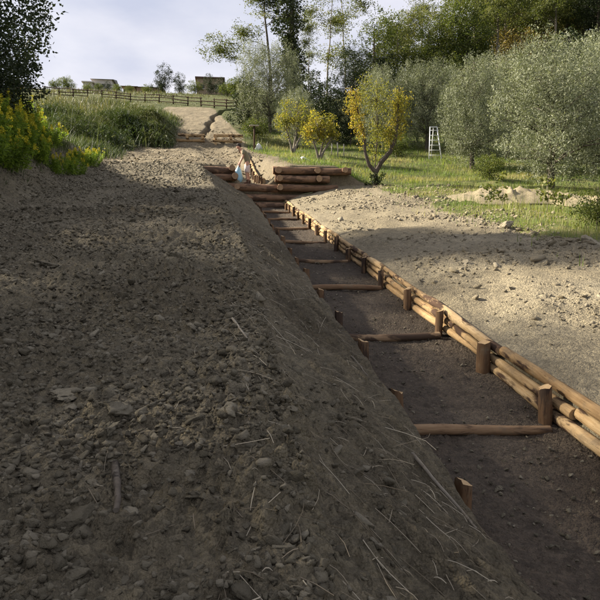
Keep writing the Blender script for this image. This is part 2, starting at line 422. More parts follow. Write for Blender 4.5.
def disp_left(x, y):
    wdt = np.clip((P(y)-zpal(y))/.67, .8, 2.4); xc = XL-wdt
    flat = 1-.72*sst(.02, .3, x-xc)
    edge = .4+.6*sst(0, .2, XL+.09-x)
    far = 1-.35*sst(8, 22, y)
    wx = x+.05*pn(x*5, y*5, 61)+.016*pn(x*22, y*22, 59); wy = y+.05*pn(x*5, y*5, 62)+.016*pn(x*22, y*22, 60)
    patch = np.clip(.75+.7*pn(x*.7, y*.7, 63), .3, 1.2)
    d = .030*fbm(x*1.5, y*1.5, 64, 4)
    d = d+patch*(.07*clods(wx*4.2, wy*4.2, 65, .35)+.09*clods(wx*8.5, wy*8.5, 66, .7)+.065*clods(wx*18, wy*18, 67, .9)+.03*clods(wx*34, wy*34, 69, .9))
    d = d+.016*fbm(x*14, y*14, 68, 4)
    d = d*flat
    # smeared streaks running down the bank
    ac = (x+.62*y)+.03*pn(x*3, y*3, 74); al = (x-1.6*y)*.5
    st = .045*pn(ac*3.2, al*.7, 70)+.032*np.abs(pn(ac*8, al*1.1, 71))+.018*pn(ac*19, al*1.9, 72)+.009*pn(ac*42, al*4, 75)
    d = d+1.5*st*(1-flat)/.72
    # faint tyre ruts across the haul surface
    d = d-.04*np.exp(-((x+1.5+.15*np.sin(y*.4))/.28)**2)*(1-sst(10, 20, y))*.5
    mound = sst(0, .6, mfoot(y)-x)
    d = d+mound*.10*fbm(x*1.8, y*1.2, 73, 4)
    return d*edge*far
def disp_right(x, y):
    edge = sst(-.05, .2, x-XR)
    patch = np.clip(.45+.9*pn(x*.6, y*.5, 83)+.25*sst(4.6, 6.0, x), .06, 1.2)*(1-.6*sst(6.5, 8, x))
    wx = x+.05*pn(x*5, y*5, 81); wy = y+.05*pn(x*5, y*5, 82)
    d = .045*fbm(x*1.1, y*1.1, 84, 5)
    d = d+patch*(.07*clods(wx*3.2, wy*3.2, 85, .25)+.06*clods(wx*7.5, wy*7.5, 86, .6)+.04*clods(wx*16, wy*16, 87, .8))
    d = d+.05*pn((x-.3*y)*1.6, y*.5, 88)
    return d*edge
ysl = geo(-4.0, .9, .03, 4)
ysl = np.concatenate([np.arange(-4, .9, .08), geo(.9, DAM_Y+.42, .0052, .6)])
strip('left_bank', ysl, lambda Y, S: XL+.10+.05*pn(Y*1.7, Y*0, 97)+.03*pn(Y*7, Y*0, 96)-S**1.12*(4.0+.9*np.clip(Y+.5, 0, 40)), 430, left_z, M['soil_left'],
      disp_left, lambda X, Y: np.clip(.05+.5*pn(X*.5, Y*.5, 90)+.24*(1-sst(9, 17, Y))+.35*sst(0, .5, X-XL+np.clip((P(Y)-zpal(Y))/.67, .8, 2.4)), 0, .85), True)  # shade painted over the near path; damp mottling by noise; bank face darker
ysr = np.concatenate([np.arange(-4, 2.5, .08), geo(2.5, DAM_Y+.42, .0062, .3)])
strip('right_bank', ysr, lambda Y, S: XR-.045+S**1.1*(5.05+1.05*np.clip(Y, 0, 40)), 360, right_z, M['soil_right'],
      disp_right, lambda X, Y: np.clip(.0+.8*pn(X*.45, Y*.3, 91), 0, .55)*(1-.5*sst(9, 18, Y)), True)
strip('channel_bed', np.concatenate([np.arange(-4, 2, .06), geo(2.0, DAM_Y+.3, .0075)]), lambda Y, S: XL-.12+S*(XR-XL+.24), 90,
      lambda X, Y: zfloor(Y)+.02*(2*np.abs(X-1.88))**2, M['bed'],
      lambda X, Y: .02*fbm(X*2, Y*2, 92, 4)+.030*clods(X*11, Y*11, 93, .30)+.022*clods(X*24, Y*24, 94, .5)+.006*fbm(X*20, Y*20, 95, 3),
      lambda X, Y: np.clip(.3+.6*pn(X*.8, Y*.5, 96), 0, .8))

# hillside: everything beyond the dam, and the land outside the banks
def axis(parts):
    a = []
    for lo, hi, st in parts: a += list(np.arange(lo, hi-1e-6, st))
    return np.array(a+[parts[-1][1]])
gx = axis([(-600, -120, 60), (-120, -30, 4), (-30, -9, .8), (-9, -3, .17), (-3, 3, .085), (3, 9, .17), (9, 30, .6), (30, 120, 3), (120, 600, 60)])
gy = axis([(-400, -80, 40), (-80, -8, 6), (-8, DAM_Y+.4, .6), (DAM_Y+.4, DAM_Y+.7, .06), (DAM_Y+.7, 46, .2), (46, 68, .3), (68, 120, 1.6), (120, 230, 10), (230, 900, 80)])
GX, GY = np.meshgrid(gx, gy)
GZ = zt(GX, GY)
inner = GY < DAM_Y+.39
lx = XL-(4.0+.9*np.clip(GY+.5, 0, 40)); rx = XR+5.0+1.05*np.clip(GY, 0, 40)
GZ = np.where(inner, GZ-.12, GZ)
rough = (1-sst(40, 110, GY))*np.where((GX > -1.4) & (GX < 5.6), sst(DAM_Y+.4, DAM_Y+1.0, GY), sst(DAM_Y+.35, DAM_Y+.45, GY))
gm = grass_mask(GX, GY)
GZ = GZ+rough*((1-gm)*(.05*fbm(GX*1.2, GY*1.2, 101, 4)+.10*clods(GX*2.6, GY*2.6, 102, .4)+.05*clods(GX*5, GY*5, 103, .5))+gm*.08*fbm(GX*.8, GY*.8, 104, 3))
gi = np.arange(GX.size).reshape(GX.shape)
gf = np.stack([gi[:-1, :-1], gi[:-1, 1:], gi[1:, 1:], gi[1:, :-1]], -1)
xa = GX[:-1, :-1]; xb = GX[1:, 1:]; yb = GY[1:, 1:]; ya = GY[:-1, :-1]
keep = ~((ya > -4.01) & (yb < DAM_Y+.41) & (xa > lx[:-1, :-1]+.5) & (xb < rx[:-1, :-1]-.5))
runnel = np.exp(-((GX-np.interp(GY, RUN_Y, RUN_X)-.12*np.sin(GY*1.1))/.2)**2)*sst(42.5, 44.5, GY)*(1-sst(62, 65, GY))
damp_shade_g = np.clip(.2+.5*pn(GX*.4, GY*.3, 105), 0, .6)*(1-sst(44, 48, GY))+runnel*.9  # damp mottling, plus shade painted along the runnel
hill = tag(obj('hillside', mesh_np('hillside', np.stack([GX, GY, GZ], -1).reshape(-1, 3), gf[keep], M['hill'], True,
      {'damp': np.clip(damp_shade_g, 0, 1).ravel(), 'grass': gm.ravel()})), kind='structure')

# ------------------------------------------------------------------ clods, stones and straw
def ico():
    t = (1+5**.5)/2
    v = np.array([(-1, t, 0), (1, t, 0), (-1, -t, 0), (1, -t, 0), (0, -1, t), (0, 1, t), (0, -1, -t), (0, 1, -t), (t, 0, -1), (t, 0, 1), (-t, 0, -1), (-t, 0, 1)], float)
    f = [(0, 11, 5), (0, 5, 1), (0, 1, 7), (0, 7, 10), (0, 10, 11), (1, 5, 9), (5, 11, 4), (11, 10, 2), (10, 7, 6), (7, 1, 8), (3, 9, 4), (3, 4, 2), (3, 2, 6), (3, 6, 8), (3, 8, 9), (4, 9, 5), (2, 4, 11), (6, 2, 10), (8, 6, 7), (9, 8, 1)]
    return v/np.linalg.norm(v, axis=1)[:, None], np.array(f)
def subdiv(v, f):
    v = [tuple(p) for p in v]; cache = {}; nf = []
    def mid(a, b):
        k = (min(a, b), max(a, b))
        if k not in cache:
            p = (np.array(v[a])+np.array(v[b])); p /= np.linalg.norm(p); v.append(tuple(p)); cache[k] = len(v)-1
        return cache[k]
    for a, b, c in f:
        x, y, z = mid(a, b), mid(b, c), mid(c, a); nf += [(a, x, z), (b, y, x), (c, z, y), (x, y, z)]
    return np.array(v), np.array(nf)
I0 = ico(); I1 = subdiv(*I0); I2 = subdiv(*I1); I3 = subdiv(*I2)
def rock_shape(base, amp, r):
    v = base[0].copy()
    for k in range(10):                              # planar cuts give lumps broken faces
        n = r.normal(size=3); n /= np.linalg.norm(n); d = r.uniform(.30, .72)
        s = v@n; v = v-np.maximum(s-d, 0)[:, None]*n
    v = v*(1.35+amp*r.uniform(-1, 1, size=(len(v), 1)))
    v = v*np.array([r.uniform(.9, 1.7), r.uniform(.7, 1.1), r.uniform(.45, .8)])
    q = np.array(Euler((r.uniform(-.6, .6), r.uniform(-.6, .6), r.uniform(0, 6))).to_matrix())
    return v@q.T
def scatter_rocks(name, pos, size, mat, label, cat, hi=None, disp=None):
    oc = (np.array([(1, 0, 0), (-1, 0, 0), (0, 1, 0), (0, -1, 0), (0, 0, 1), (0, 0, -1.)]), np.array([(0, 2, 4), (2, 1, 4), (1, 3, 4), (3, 0, 4), (2, 0, 5), (1, 2, 5), (3, 1, 5), (0, 3, 5)]))
    shapes1 = [(rock_shape(I2, .15, rng), I2[1]) for _ in range(14)]
    shapes0 = [(rock_shape(I1, .22, rng), I1[1]) for _ in range(14)]
    shapesS = [(rock_shape(oc, .35, rng)*1.25, oc[1]) for _ in range(14)]
    vs, fs, va = [], [], []; b = 0
    for i in range(len(pos)):
        k = 2 if hi is None else hi[i]
        v, f = (shapesS, shapes0, shapes1)[int(k)][rng.integers(14)]
        a = rng.uniform(0, 2*PI); c, s = math.cos(a), math.sin(a)
        p = v*size[i]; p = np.stack([p[:, 0]*c-p[:, 1]*s, p[:, 0]*s+p[:, 1]*c, p[:, 2]], -1)
        vs.append(p+pos[i]); fs.append(f+b); b += len(v); va.append(np.full(len(v), rng.uniform(0, 1)))
    me = mesh_np(name, np.concatenate(vs), np.concatenate(fs), mat, False, {'var': np.concatenate(va)})
    return tag(obj(name, me), label, cat, None, 'stuff')
n = 95000
d = .9+(rng.random(n)**1.35)*25; ang = rng.uniform(-.46, .30, n)
x = d*np.tan(ang); y = d.copy(); k = (x < .75) & (x > -5.2) & (y < DAM_Y+.5); x, y = x[k], y[k]
keepd = pn(x*.9, y*.9, 111)+.35*rng.normal(size=len(x)) > -.25; x, y = x[keepd], y[keepd]
slope = np.clip((P(y)-zpal(y))/.67, .8, 2.4); onslope = (x > XL-slope+.1) & (rng.random(len(x)) < .90); x, y = x[~onslope], y[~onslope]
sz = (.0035+.006*rng.random(len(x))+.009*rng.random(len(x))**5+.016*rng.random(len(x))**22)*(1+.11*y)
z = left_z(x, y)+disp_left(x, y)-sz*.05
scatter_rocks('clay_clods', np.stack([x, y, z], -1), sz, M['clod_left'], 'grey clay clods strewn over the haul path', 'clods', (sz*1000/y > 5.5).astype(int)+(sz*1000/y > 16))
n = 13000
y = 2.5+rng.random(n)**1.3*22.3; x = XR+.15+(rng.random(n)**.8)*(6.0+.15*y-XR)
kk = pn(x*.6, y*.5, 83)+.25*sst(4.6, 6, x)+.22*rng.normal(size=n) > .0; x, y = x[kk], y[kk]
sz = (.006+.010*rng.random(len(x))+.032*rng.random(len(x))**16)*(1+.06*y)
scatter_rocks('dry_clods', np.stack([x, y, right_z(x, y)+disp_right(x, y)+sz*.15], -1), sz, M['clod_right'], 'pale dry clods on the bank right of the log wall', 'clods', (sz*1000/y > 5).astype(int)+(sz*1000/y > 14))
n = 2500
y = 2+rng.random(n)**1.5*18; x = XL+.15+rng.random(n)*(XR-XL-.3); sz = .004+.014*rng.random(n)**4
scatter_rocks('bed_gravel', np.stack([x, y, zfloor(y)+.02*(2*np.abs(x-1.88))**2+.012], -1), sz, M['clod_left'], 'small gravel lying on the brown channel bed', 'gravel', (sz > .008).astype(int))
n = 7000
y = 25.65+rng.random(n)*20; x = -7+rng.random(n)*9; kk = grass_mask(x, y) < .3; x, y = x[kk], y[kk]; sz = .015+.022*rng.random(len(x))+.06*rng.random(len(x))**10
scatter_rocks('upper_clods', np.stack([x, y, zt(x, y)+.01], -1), sz, M['clod_right'], 'clods on the bare earth above the log dam', 'clods', (sz > .05).astype(int))

def single_rock(name, label, px, y, r, mat, sc3, rz, flat_var, x=None):
    v, f = rock_shape(I3, .0, rng), I3[1]
    o_ = rng.uniform(0, 9); v = v*(1+.24*fbm(v[:, 0]*2+o_, v[:, 1]*2+v[:, 2]*2.3, 150, 5, .65))[:, None]
    x = px_x(px, y) if x is None else x
    zz = float((left_z(np.array([x]), np.array([y]))+disp_left(np.array([x]), np.array([y])))[0]) if x < 2 else float((right_z(np.array([x]), np.array([y]))+disp_right(np.array([x]), np.array([y])))[0])
    me = mesh_np(name, v*r*np.array(sc3), f, mat, False, {'var': np.full(len(v), flat_var)})
    return tag(obj(name, me, None, (x, y, zz+r*sc3[2]*.02), (random.uniform(-.1, .1), random.uniform(-.1, .1), rz)), label, 'stone')
for nm, lb, px, y, r, s3, rz, vv in [
    ('flat_stone', 'pale flat slab of stone lying in the clods at the left foreground', 66, 2.75, .07, (1.3, .8, .3), .1, .95),
    ('stone', 'smooth light egg-shaped stone left of the path centre among clods', 112, 2.45, .05, (1, 1.2, .8), .6, .8),
    ('stone', 'pair-sized grey stone just below the light egg-shaped one', 107, 2.3, .045, (1.2, .8, .7), .2, .65),
    ('clay_lump', 'large dark clay lump at the bottom left corner', 70, 1.75, .045, (1.2, 1, .8), 1.0, .3),
    ('clay_lump', 'big rough clay lump at the bottom edge left of the bank', 205, 1.8, .05, (1.1, 1, .75), .5, .35),
    ('stone', 'whitish flat stone on the dark path by the left mound', 42, 9.6, .13, (1.3, .8, .45), .2, .9),
    ('stone', 'single rounded stone on the shaded path below the left mound', 49, 6.2, .10, (1.2, .9, .5), 0, .45),
    ('stone', 'pale stone on the bare right bank near the grass edge', 505, 12.6, .16, (1.2, 1, .75), .4, .9),
    ('stone', 'pale boulder at the right picture edge below the green bush', 592, 9.7, .20, (1.3, 1, .7), .9, .95)]:
    single_rock(nm, lb, px, y, r, M['clod_right'] if px > 300 else M['clod_left'], s3, rz, vv)

def blades(pos, length, width, lean, var, nseg=2, heading=None):
    """curved tapering blades; returns verts, quads, var"""
    n = len(pos); a = rng.uniform(0, 2*PI, n) if heading is None else heading
    d = np.stack([np.cos(a), np.sin(a), np.zeros(n)], -1); s = np.stack([-np.sin(a), np.cos(a), np.zeros(n)], -1)
    rows = []
    for i in range(nseg+1):
        t = i/nseg
        c = pos+d*(lean*length*t*t)[:, None]+np.array([0, 0, 1])*(length*t*(1-.35*lean*t))[:, None]
        wv = s*(width*(1-.92*t)*.5)[:, None]
        rows += [c-wv, c+wv]
    k = 2*(nseg+1); v = np.stack(rows, 1).reshape(-1, 3)
    q = np.array([[2*i, 2*i+1, 2*i+3, 2*i+2] for i in range(nseg)])
    f = (np.arange(n)[:, None, None]*k+q[None]).reshape(-1, 4)
    return v, f, np.repeat(var, k)
def stuff_blades(name, label, cat, mat, parts):
    vs, fs, va = [], [], []; b = 0
    for v, f, a in parts: vs.append(v); fs.append(f+b); va.append(a); b += len(v)
    return tag(obj(name, mesh_np(name, np.concatenate(vs), np.concatenate(fs), mat, False, {'var': np.concatenate(va)})), label, cat, None, 'stuff')

# straw: fine dry stalks lying on the left bank slope and the path
def straw(n, xs, ys, lo, hi, wid):
    vs, fs, va = [], [], []; b = 0
    for x, y in zip(xs, ys):
        ln = random.uniform(lo, hi)*(random.random()**1.3*1+.35); a = random.gauss(-1.05, .55) if random.random() < .75 else random.uniform(0, PI)
        w0 = wid*random.uniform(.6, 1.5); bend = random.uniform(-.35, .35); pts = []
        for i in range(4):
            t = i/3-.5; px_ = x+math.cos(a+bend*t)*ln*t; py_ = y+math.sin(a+bend*t)*ln*t
            pts.append((px_, py_))
        pp = np.array(pts); pp[:, 0] = np.minimum(pp[:, 0], XL-.02)
        zz = left_z(pp[:, 0], pp[:, 1])+disp_left(pp[:, 0], pp[:, 1])
        zz = np.linspace(zz[0], zz[-1], 4)*.9+zz*.1+.006+np.array([0, .2, .2, 0])*random.uniform(0, .05)
        if random.random() < .2: zz = zz+np.linspace(0, ln*random.uniform(.1, .45), 4)
        nx, ny = -math.sin(a)*w0, math.cos(a)*w0
        for i in range(4):
            vs += [(pp[i, 0]-nx, pp[i, 1]-ny, zz[i]), (pp[i, 0]+nx, pp[i, 1]+ny, zz[i]+w0*.5), (pp[i, 0], pp[i, 1], zz[i]+w0*1.3)]
        for i in range(3):
            for k in range(3):
                k2 = (k+1) % 3; fs.append((b+i*3+k, b+i*3+k2, b+i*3+3+k2, b+i*3+3+k))
        va += [random.random()]*12; b += 12
    return np.array(vs), np.array(fs), np.array(va)
ys1 = 1.2+rng.random(1000)**1.5*15; w1 = np.clip((P(ys1)-zpal(ys1))/.67, .8, 2.4)
xs1 = XL-.04-w1*(rng.random(1000)**1.1)*1.15
ys2 = 1.2+rng.random(160)**1.4*14; xs2 = .1-rng.random(160)*ys2*.35
ysc = np.concatenate([rng.normal(m, .35, 18) for m in (2.4, 2.9, 4.2, 6.5, 8.2)]); xsc = np.concatenate([rng.normal(m, .13, 18) for m in (.85, .95, .2, .8, .45)])
kk = ysc > 1.2; ysc, xsc = ysc[kk], np.minimum(xsc[kk], XL-.05)
stuff_blades('straw_litter', 'dry straw and thin stalks littering the bank slope', 'straw', M['straw'],
    [straw(0, xs1, ys1, .04, .24, .0014), straw(0, xs2, ys2, .03, .15, .0011), straw(0, xsc, ysc, .06, .26, .0020)])
def stick(name, label, x0, y0, x1, y1, r, mat):
    mb = MB(); pts = []
    for i in range(6):
        t = i/5; xx = x0+(x1-x0)*t; yy = y0+(y1-y0)*t
        zz = float((left_z(np.array([xx]), np.array([yy]))+disp_left(np.array([xx]), np.array([yy])))[0]) if xx < XL else float(zpal(yy))+.02
        pts.append([xx+random.uniform(-.004, .004), yy, zz])
    z0 = [p[2] for p in pts]
    for i, p in enumerate(pts): p[2] = max(p[2]+r*.5, z0[0]+(z0[-1]-z0[0])*i/5+r*.8)
    c = Vector(pts[0]); mb.tube([Vector(p)-c for p in pts], [r*(1-.45*i/5) for i in range(6)], 6, 0, 0, .12)
    return tag(obj(name, mb.mesh(name, M[mat]), None, c), label, 'stick')
stick('broken_stick', 'grey broken stick lying at the foot of the bank by the channel', XL-.13, 2.95, XL-.04, 2.35, .011, 'palebark')
stick('broken_stick', 'splintered brown stick sunk in clods at the bottom left edge', px_x(112, 2.05), 2.05, px_x(112, 1.72), 1.72, .015, 'trunk')
stick('broken_stick', 'short pale stick on the path below the crest of the bank', px_x(232, 3.9), 3.95, px_x(248, 3.5), 3.5, .009, 'palebark')
stick('broken_stick', 'thin forked pale stick halfway down the bank', px_x(355, 4.6), 4.7, px_x(368, 4.2), 4.2, .007, 'palebark')

# ------------------------------------------------------------------ palisades, cross logs, dams
def log_mesh(name, ln, r, mats, bend=.012, n=10, taper=.88, slant=0.0):
    mb = MB(); k = max(4, int(ln/.3)+1); pts = []; rad = []
    ph = random.uniform(0, 6); ax = random.uniform(-1, 1)
    for i in range(k+1):
        t = i/k; pts.append((bend*math.sin(ph+t*4)*ax, bend*math.cos(ph+t*3.3), ln*(t-.5)))
        rad.append(r*(1+(taper-1)*t)*(1+random.uniform(-.05, .06)))
    pts = [(0.0+p[0], p[1], p[2]) for p in pts]
    rad = [rad[0]*.97]+rad+[rad[-1]*.97]; e = .006
    pts = [(pts[0][0], pts[0][1], pts[0][2]-e)]+pts+[(pts[-1][0], pts[-1][1], pts[-1][2]+e)]
    mb.tube(pts, rad, n, 0, 1, .035)
    return mb.mesh(name, mats)
def aim(p0, p1):
    """location and rotation that lay a z-long mesh from p0 to p1"""
    a, b = Vector(p0), Vector(p1); return (a+b)/2, (b-a).to_track_quat('Z', 'Y').to_euler(), (b-a).length
def post_mesh(name, r, h, mats, split=True):
    mb = MB(); n = 12; vs = []; rows = 5; tip = [random.uniform(-.015, .02) for _ in range(n)]
    ph = random.uniform(-.4, .4)
    for i in range(rows):
        t = i/(rows-1)
        for k in range(n):
            a = 2*PI*k/n; rr = r*(1+.06*math.sin(3*a+ph*5)+random.uniform(-.04, .04))*(1.0 if i < rows-1 else .95)
            x, y = math.cos(a)*rr, math.sin(a)*rr
            if split and x > r*.35: x = r*.35+random.uniform(-.006, .006)
            vs.append((x+ph*.02*t, y, -.35+(h+.35)*t+(math.cos(a)*.015+tip[k]*.5 if i == rows-1 else 0)))
    fs = [(i*n+k, i*n+(k+1) % n, (i+1)*n+(k+1) % n, (i+1)*n+k) for i in range(rows-1) for k in range(n)]
    mb.add(vs, fs, 0, True); mb.add(vs[-n:], [tuple(range(n))], 1)
    return mb.mesh(name, mats)
Y0, SP, NP = 3.3, 1.235, 18
PX_ = XR-.165
post_y = [PX_/math.tan(YAW+math.atan((p-300)/602)) for p in (550, 485, 440, 407, 381, 363, 348, 336, 325.5, 316.5, 309)]
post_y = [post_y[0]-SP*k for k in (3, 2, 1)]+post_y
while post_y[-1] < DAM_Y-1.5: post_y.append(post_y[-1]+1.32)
post_pool = [post_mesh('post', random.uniform(.058, .068), .295+random.uniform(-.02, .03), [M['post'], M['end']]) for _ in range(6)]
def palisade(xb, side, label, ncourse, r, y_lo):
    """side=+1: the right wall, its posts stand on the channel side (-x)"""
    t = thing('log_palisade', label, 'log wall', (xb-side*.06, post_y[0], float(zfloor(post_y[0]))))
    base = Vector(t.location)
    for i, y in enumerate(post_y):
        px_ = xb-side*(.06+r+.043); z = float(zfloor(y))
        sc_ = random.uniform(.94, 1.1)
        o = obj('post', post_pool[i % 6], t, Vector((px_, y, z))-base, (random.uniform(-.05, .05), random.uniform(-.04, .04), (0 if side > 0 else PI)+random.uniform(-.5, .5)), (sc_, sc_, random.uniform(.95, 1.08)))
    for c in range(ncourse):
        y = y_lo+random.uniform(-.9, -.1)
        while y < DAM_Y-.2:
            ln = min(random.choice([1.25, 1.9, 2.3, 2.5, 2.7]), DAM_Y-.1-y+.05)
            if ln < .25: break
            rr = r*random.uniform(.80, 1.10)
            zc = lambda yy: float(zfloor(yy))+.03+r*(2*c+.95)*.97
            dx = random.uniform(-.014, .013)+side*.006*c
            p0 = (xb-side*.06+dx, y+.006, zc(y)+random.uniform(-.006, .006)); p1 = (xb-side*.06+dx+random.uniform(-.008, .008), y+ln-.006, zc(y+ln)+random.uniform(-.006, .006))
            if random.random() < .5: p0, p1 = p1, p0
            loc, rot, le = aim(p0, p1)
            obj('log', log_mesh('log', le, rr, [M['log'], M['end']], random.uniform(.008, .024), 11, random.uniform(.78, .95)), t, loc-base, rot)
            y += ln
    return t
palisade(XR, 1, 'long right-hand wall of three stacked peeled logs behind short posts', 3, .050, post_y[0])
palisade(XL, -1, 'half-buried left-hand log wall with short posts under the earth bank', 3, .043, post_y[0])

order = ['nearest', 'second', 'third', 'fourth', 'fifth', 'sixth', 'seventh', 'eighth']
sill_y = [post_y[i]-.10 for i in range(3, len(post_y), 2)]
for i, y in enumerate(sill_y[:8]):
    x0, x1 = XL+.17, XR-.20
    r = random.uniform(.038, .048); z = float(zfloor(y))+r*.85
    loc, rot, le = aim((x0, y+random.uniform(-.03, .03), z+.012), (x1, y, z))
    tag(obj('cross_log', log_mesh('cross_log', le, r, [M['sill'], M['end']], .016), None, loc, rot),
        f'{order[i]} thin log laid across the channel bed counted from the camera', 'cross log', 'cross logs on the channel bed')

def dam(y, z0, courses, dia, ends, label, mats, base_x, step=.10):
    t = thing('log_dam', label, 'log dam', (base_x, y, z0)); base = Vector(t.location)
    for k, (zc, segs) in enumerate(courses):
        for (xa, xb) in segs:
            p0 = (xa, y+step*k+random.uniform(-.02, .02), zc+random.uniform(-.02, .02)); p1 = (xb, y+step*k+random.uniform(-.02, .02), zc+random.uniform(-.02, .02))
            loc, rot, le = aim(p0, p1)
            obj('log', log_mesh('log', le, dia/2*random.uniform(.93, 1.05), mats, .02, 12, .94), t, loc-base, rot)
    for (ex, ez, ey, ed, el) in ends:
        loc, rot, le = aim((ex, ey-.20, ez), (ex+random.uniform(-.04, .04), ey+el, ez+.03))
        obj('anchor_log', log_mesh('anchor_log', le, ed/2, mats, .01, 12), t, loc-base, rot)
    return t
Yd = DAM_Y
X = lambda p: px_x(p, Yd)
d_ = .315
dam(Yd, 2.0, [(2.17, [(X(232), X(296))]), (2.49, [(X(232), X(300))]), (2.93, [(X(212), X(278)), (X(279), X(338))]), (3.33, [(X(202), X(236)), (X(276), X(330))]), (3.67, [(X(198), X(236)), (X(274), X(322)), (X(320), X(352))])], d_,
    [(X(233), 3.70, Yd+.30, .25, 1.4), (X(236), 3.36, Yd+.18, .27, 1.5), (X(238), 2.92, Yd+.02, .26, 1.2), (X(279), 3.66, Yd+.28, .28, 1.4), (X(280), 3.30, Yd+.16, .27, 1.5), (X(280), 2.90, Yd+.02, .25, 1.2),
     (X(318), 3.68, Yd+.30, .25, 1.4), (X(319), 3.31, Yd+.18, .27, 1.4), (X(345), 3.70, Yd+.25, .24, 1.0)],
    'big check dam of bark-brown logs with a central notch at the channel head', [M['damlog'], M['dark_end']], .6)
Y2 = 41.9; X2 = lambda p: px_x(p, Y2)
zb = float(P(Y2))+.18
dam(Y2, zb-.6, [(zb-.42, [(X2(197), X2(234))]), (zb+.02, [(X2(178), X2(206)), (X2(214), X2(243))]), (zb+.42, [(X2(180), X2(206)), (X2(215), X2(244))])], .21,
    [(X2(189), zb+.22, Y2+.15, .2, 1.2), (X2(204), zb+.22, Y2+.15, .2, 1.2), (X2(217), zb+.22, Y2+.15, .2, 1.2), (X2(232), zb+.24, Y2+.15, .2, 1.2), (X2(217), zb-.2, Y2, .2, 1.0)],
    'smaller far log step below the bare earth slope with the dark runnel', [M['log'], M['end']], -.8, .14)
# upper palisade behind the big dam
t = thing('log_palisade', 'short row of little stakes climbing behind the notch of the big dam', 'log wall', (1.55, 26.2, ground(1.55, 26.2)-.05)); b0 = Vector(t.location)
for i in range(14):
    y = 26.3+i*.75; x = 1.62-.95*((y-26)/14); z = ground(x, y)
    obj('post', post_pool[i % 6], t, Vector((x, y, z-.05))-b0, (0, 0, random.uniform(-.5, .5)), (1.2, 1.2, 1.35))
for i in range(5):
    y = 26.3+i*2.1; xx = lambda q: 1.73-.95*((q-26)/14)
    for c in range(2):
        loc, rot, le = aim((xx(y), y, ground(xx(y), y)+.08+c*.13), (xx(y+2.08), y+2.08, ground(xx(y+2.08), y+2.08)+.08+c*.13))
        obj('log', log_mesh('log', le, .065, [M['log'], M['end']]), t, loc-b0, rot)

# ------------------------------------------------------------------ trees
def leafcloud(cent, n_each, rad, ln, asp, droop=0.0, r=rng, cv=None, flat=1.0):
    """diamond leaves scattered round clump centres"""
    n = len(cent)*n_each
    c = np.repeat(cent, n_each, 0); rr = np.repeat(rad, n_each) if hasattr(rad, '__len__') else rad
    off = r.normal(size=(n, 3)); off /= np.linalg.norm(off, axis=1)[:, None]+1e-6
    off *= (r.random(n)**.5*rr)[:, None]; off[:, 2] *= flat
    c = c+off
    a = r.normal(size=(n, 3)); a[:, 2] = a[:, 2]*.7-droop; a /= np.linalg.norm(a, axis=1)[:, None]+1e-6
    b = np.cross(a, r.normal(size=(n, 3))); b /= np.linalg.norm(b, axis=1)[:, None]+1e-6
    l = ln*r.uniform(.65, 1.3, n)[:, None]*.5
    v = np.stack([c-a*l, c+b*l*asp, c+a*l, c-b*l*asp], 1).reshape(-1, 3)
    f = np.arange(4*n).reshape(n, 4)
    base = np.repeat(r.random(len(cent)) if cv is None else cv, n_each)
    var = np.clip(base*.6+r.random(n)*.4, 0, 1)
    return v, f, np.repeat(var, 4)
def join(parts):
    vs, fs, va = [], [], []; b = 0
    for v, f, a in parts: vs.append(v); fs.append(f+b); va.append(a); b += len(v)
    return np.concatenate(vs), np.concatenate(fs), np.concatenate(va)
def in_blobs(blobs, n, r, shell=.45):
    wts = np.array([b[3]*b[4]*b[5] for b in blobs])**.8; k = r.choice(len(blobs), n, p=wts/wts.sum()); B = np.array([b[:6] for b in blobs])[k]
    u = r.normal(size=(n, 3)); u /= np.linalg.norm(u, axis=1)[:, None]
    return B[:, :3]+u*(r.random(n)**shell)[:, None]*B[:, 3:6]
def wood_mesh(name, trunk, tr, targets, mat, n=6, tip=.012, r0f=.35, start=.3):
    mb = MB(); mb.tube(trunk, tr, 8, 0, None, .06)
    T = [Vector(p) for p in trunk]; hz = [p.z for p in T]; H = hz[-1]
    for q in targets:
        q = Vector(q); zz = max(H*start, min(q.z-.35*((q.xy-T[-1].xy).length)-.1, H*.97))
        i = max(0, min(len(T)-2, sum(1 for h in hz if h < zz)-1)); f = (zz-hz[i])/max(1e-3, hz[i+1]-hz[i]); s = T[i].lerp(T[i+1], max(0, min(1, f)))
        r0 = (tr[i]*(1-f)+tr[i+1]*f)*r0f; m = (s+q)/2+Vector((random.uniform(-.1, .1), random.uniform(-.1, .1), .08))*(q-s).length
        mb.tube([s, s.lerp(m, .6)+Vector((0, 0, .03)), m, m.lerp(q, .6), q], [r0, r0*.8, r0*.62, r0*.4, tip], 5, 0, None)
    return mb.mesh(name, M[mat])
def make_tree(kind, H, blobs, nclump, nleaf, crad, ln, asp, leaf, bark='trunk', tr=.12, ntwig=26, droop=0, seed=1, shell=.45, lean=(0, 0), flat=1.0, start=.3, top=.85, extra=None):
    r = np.random.default_rng(seed); random.seed(seed)
    c = in_blobs(blobs, nclump, r, shell)
    rad = crad*r.uniform(.6, 1.35, nclump)
    v, f, a = leafcloud(c, nleaf, rad, ln, asp, droop, r, flat=flat)
    crown = mesh_np(kind+'_crown', v, f, M[leaf], False, {'var': a})
    k = 7; trunk = [(lean[0]*(i/k)**1.3+random.uniform(-.04, .04)*H*.12*(i > 0), lean[1]*(i/k)**1.3+random.uniform(-.04, .04)*H*.12*(i > 0), H*top*i/k-(.25 if i == 0 else 0)) for i in range(k+1)]
    trr = [tr*(1.25 if i == 0 else 1)*(1-.8*i/k) for i in range(k+1)]
    idx = r.choice(nclump, min(ntwig, nclump), replace=False)
    wood = wood_mesh(kind+'_trunk', trunk, trr, c[idx], bark, start=start)
    return wood, crown
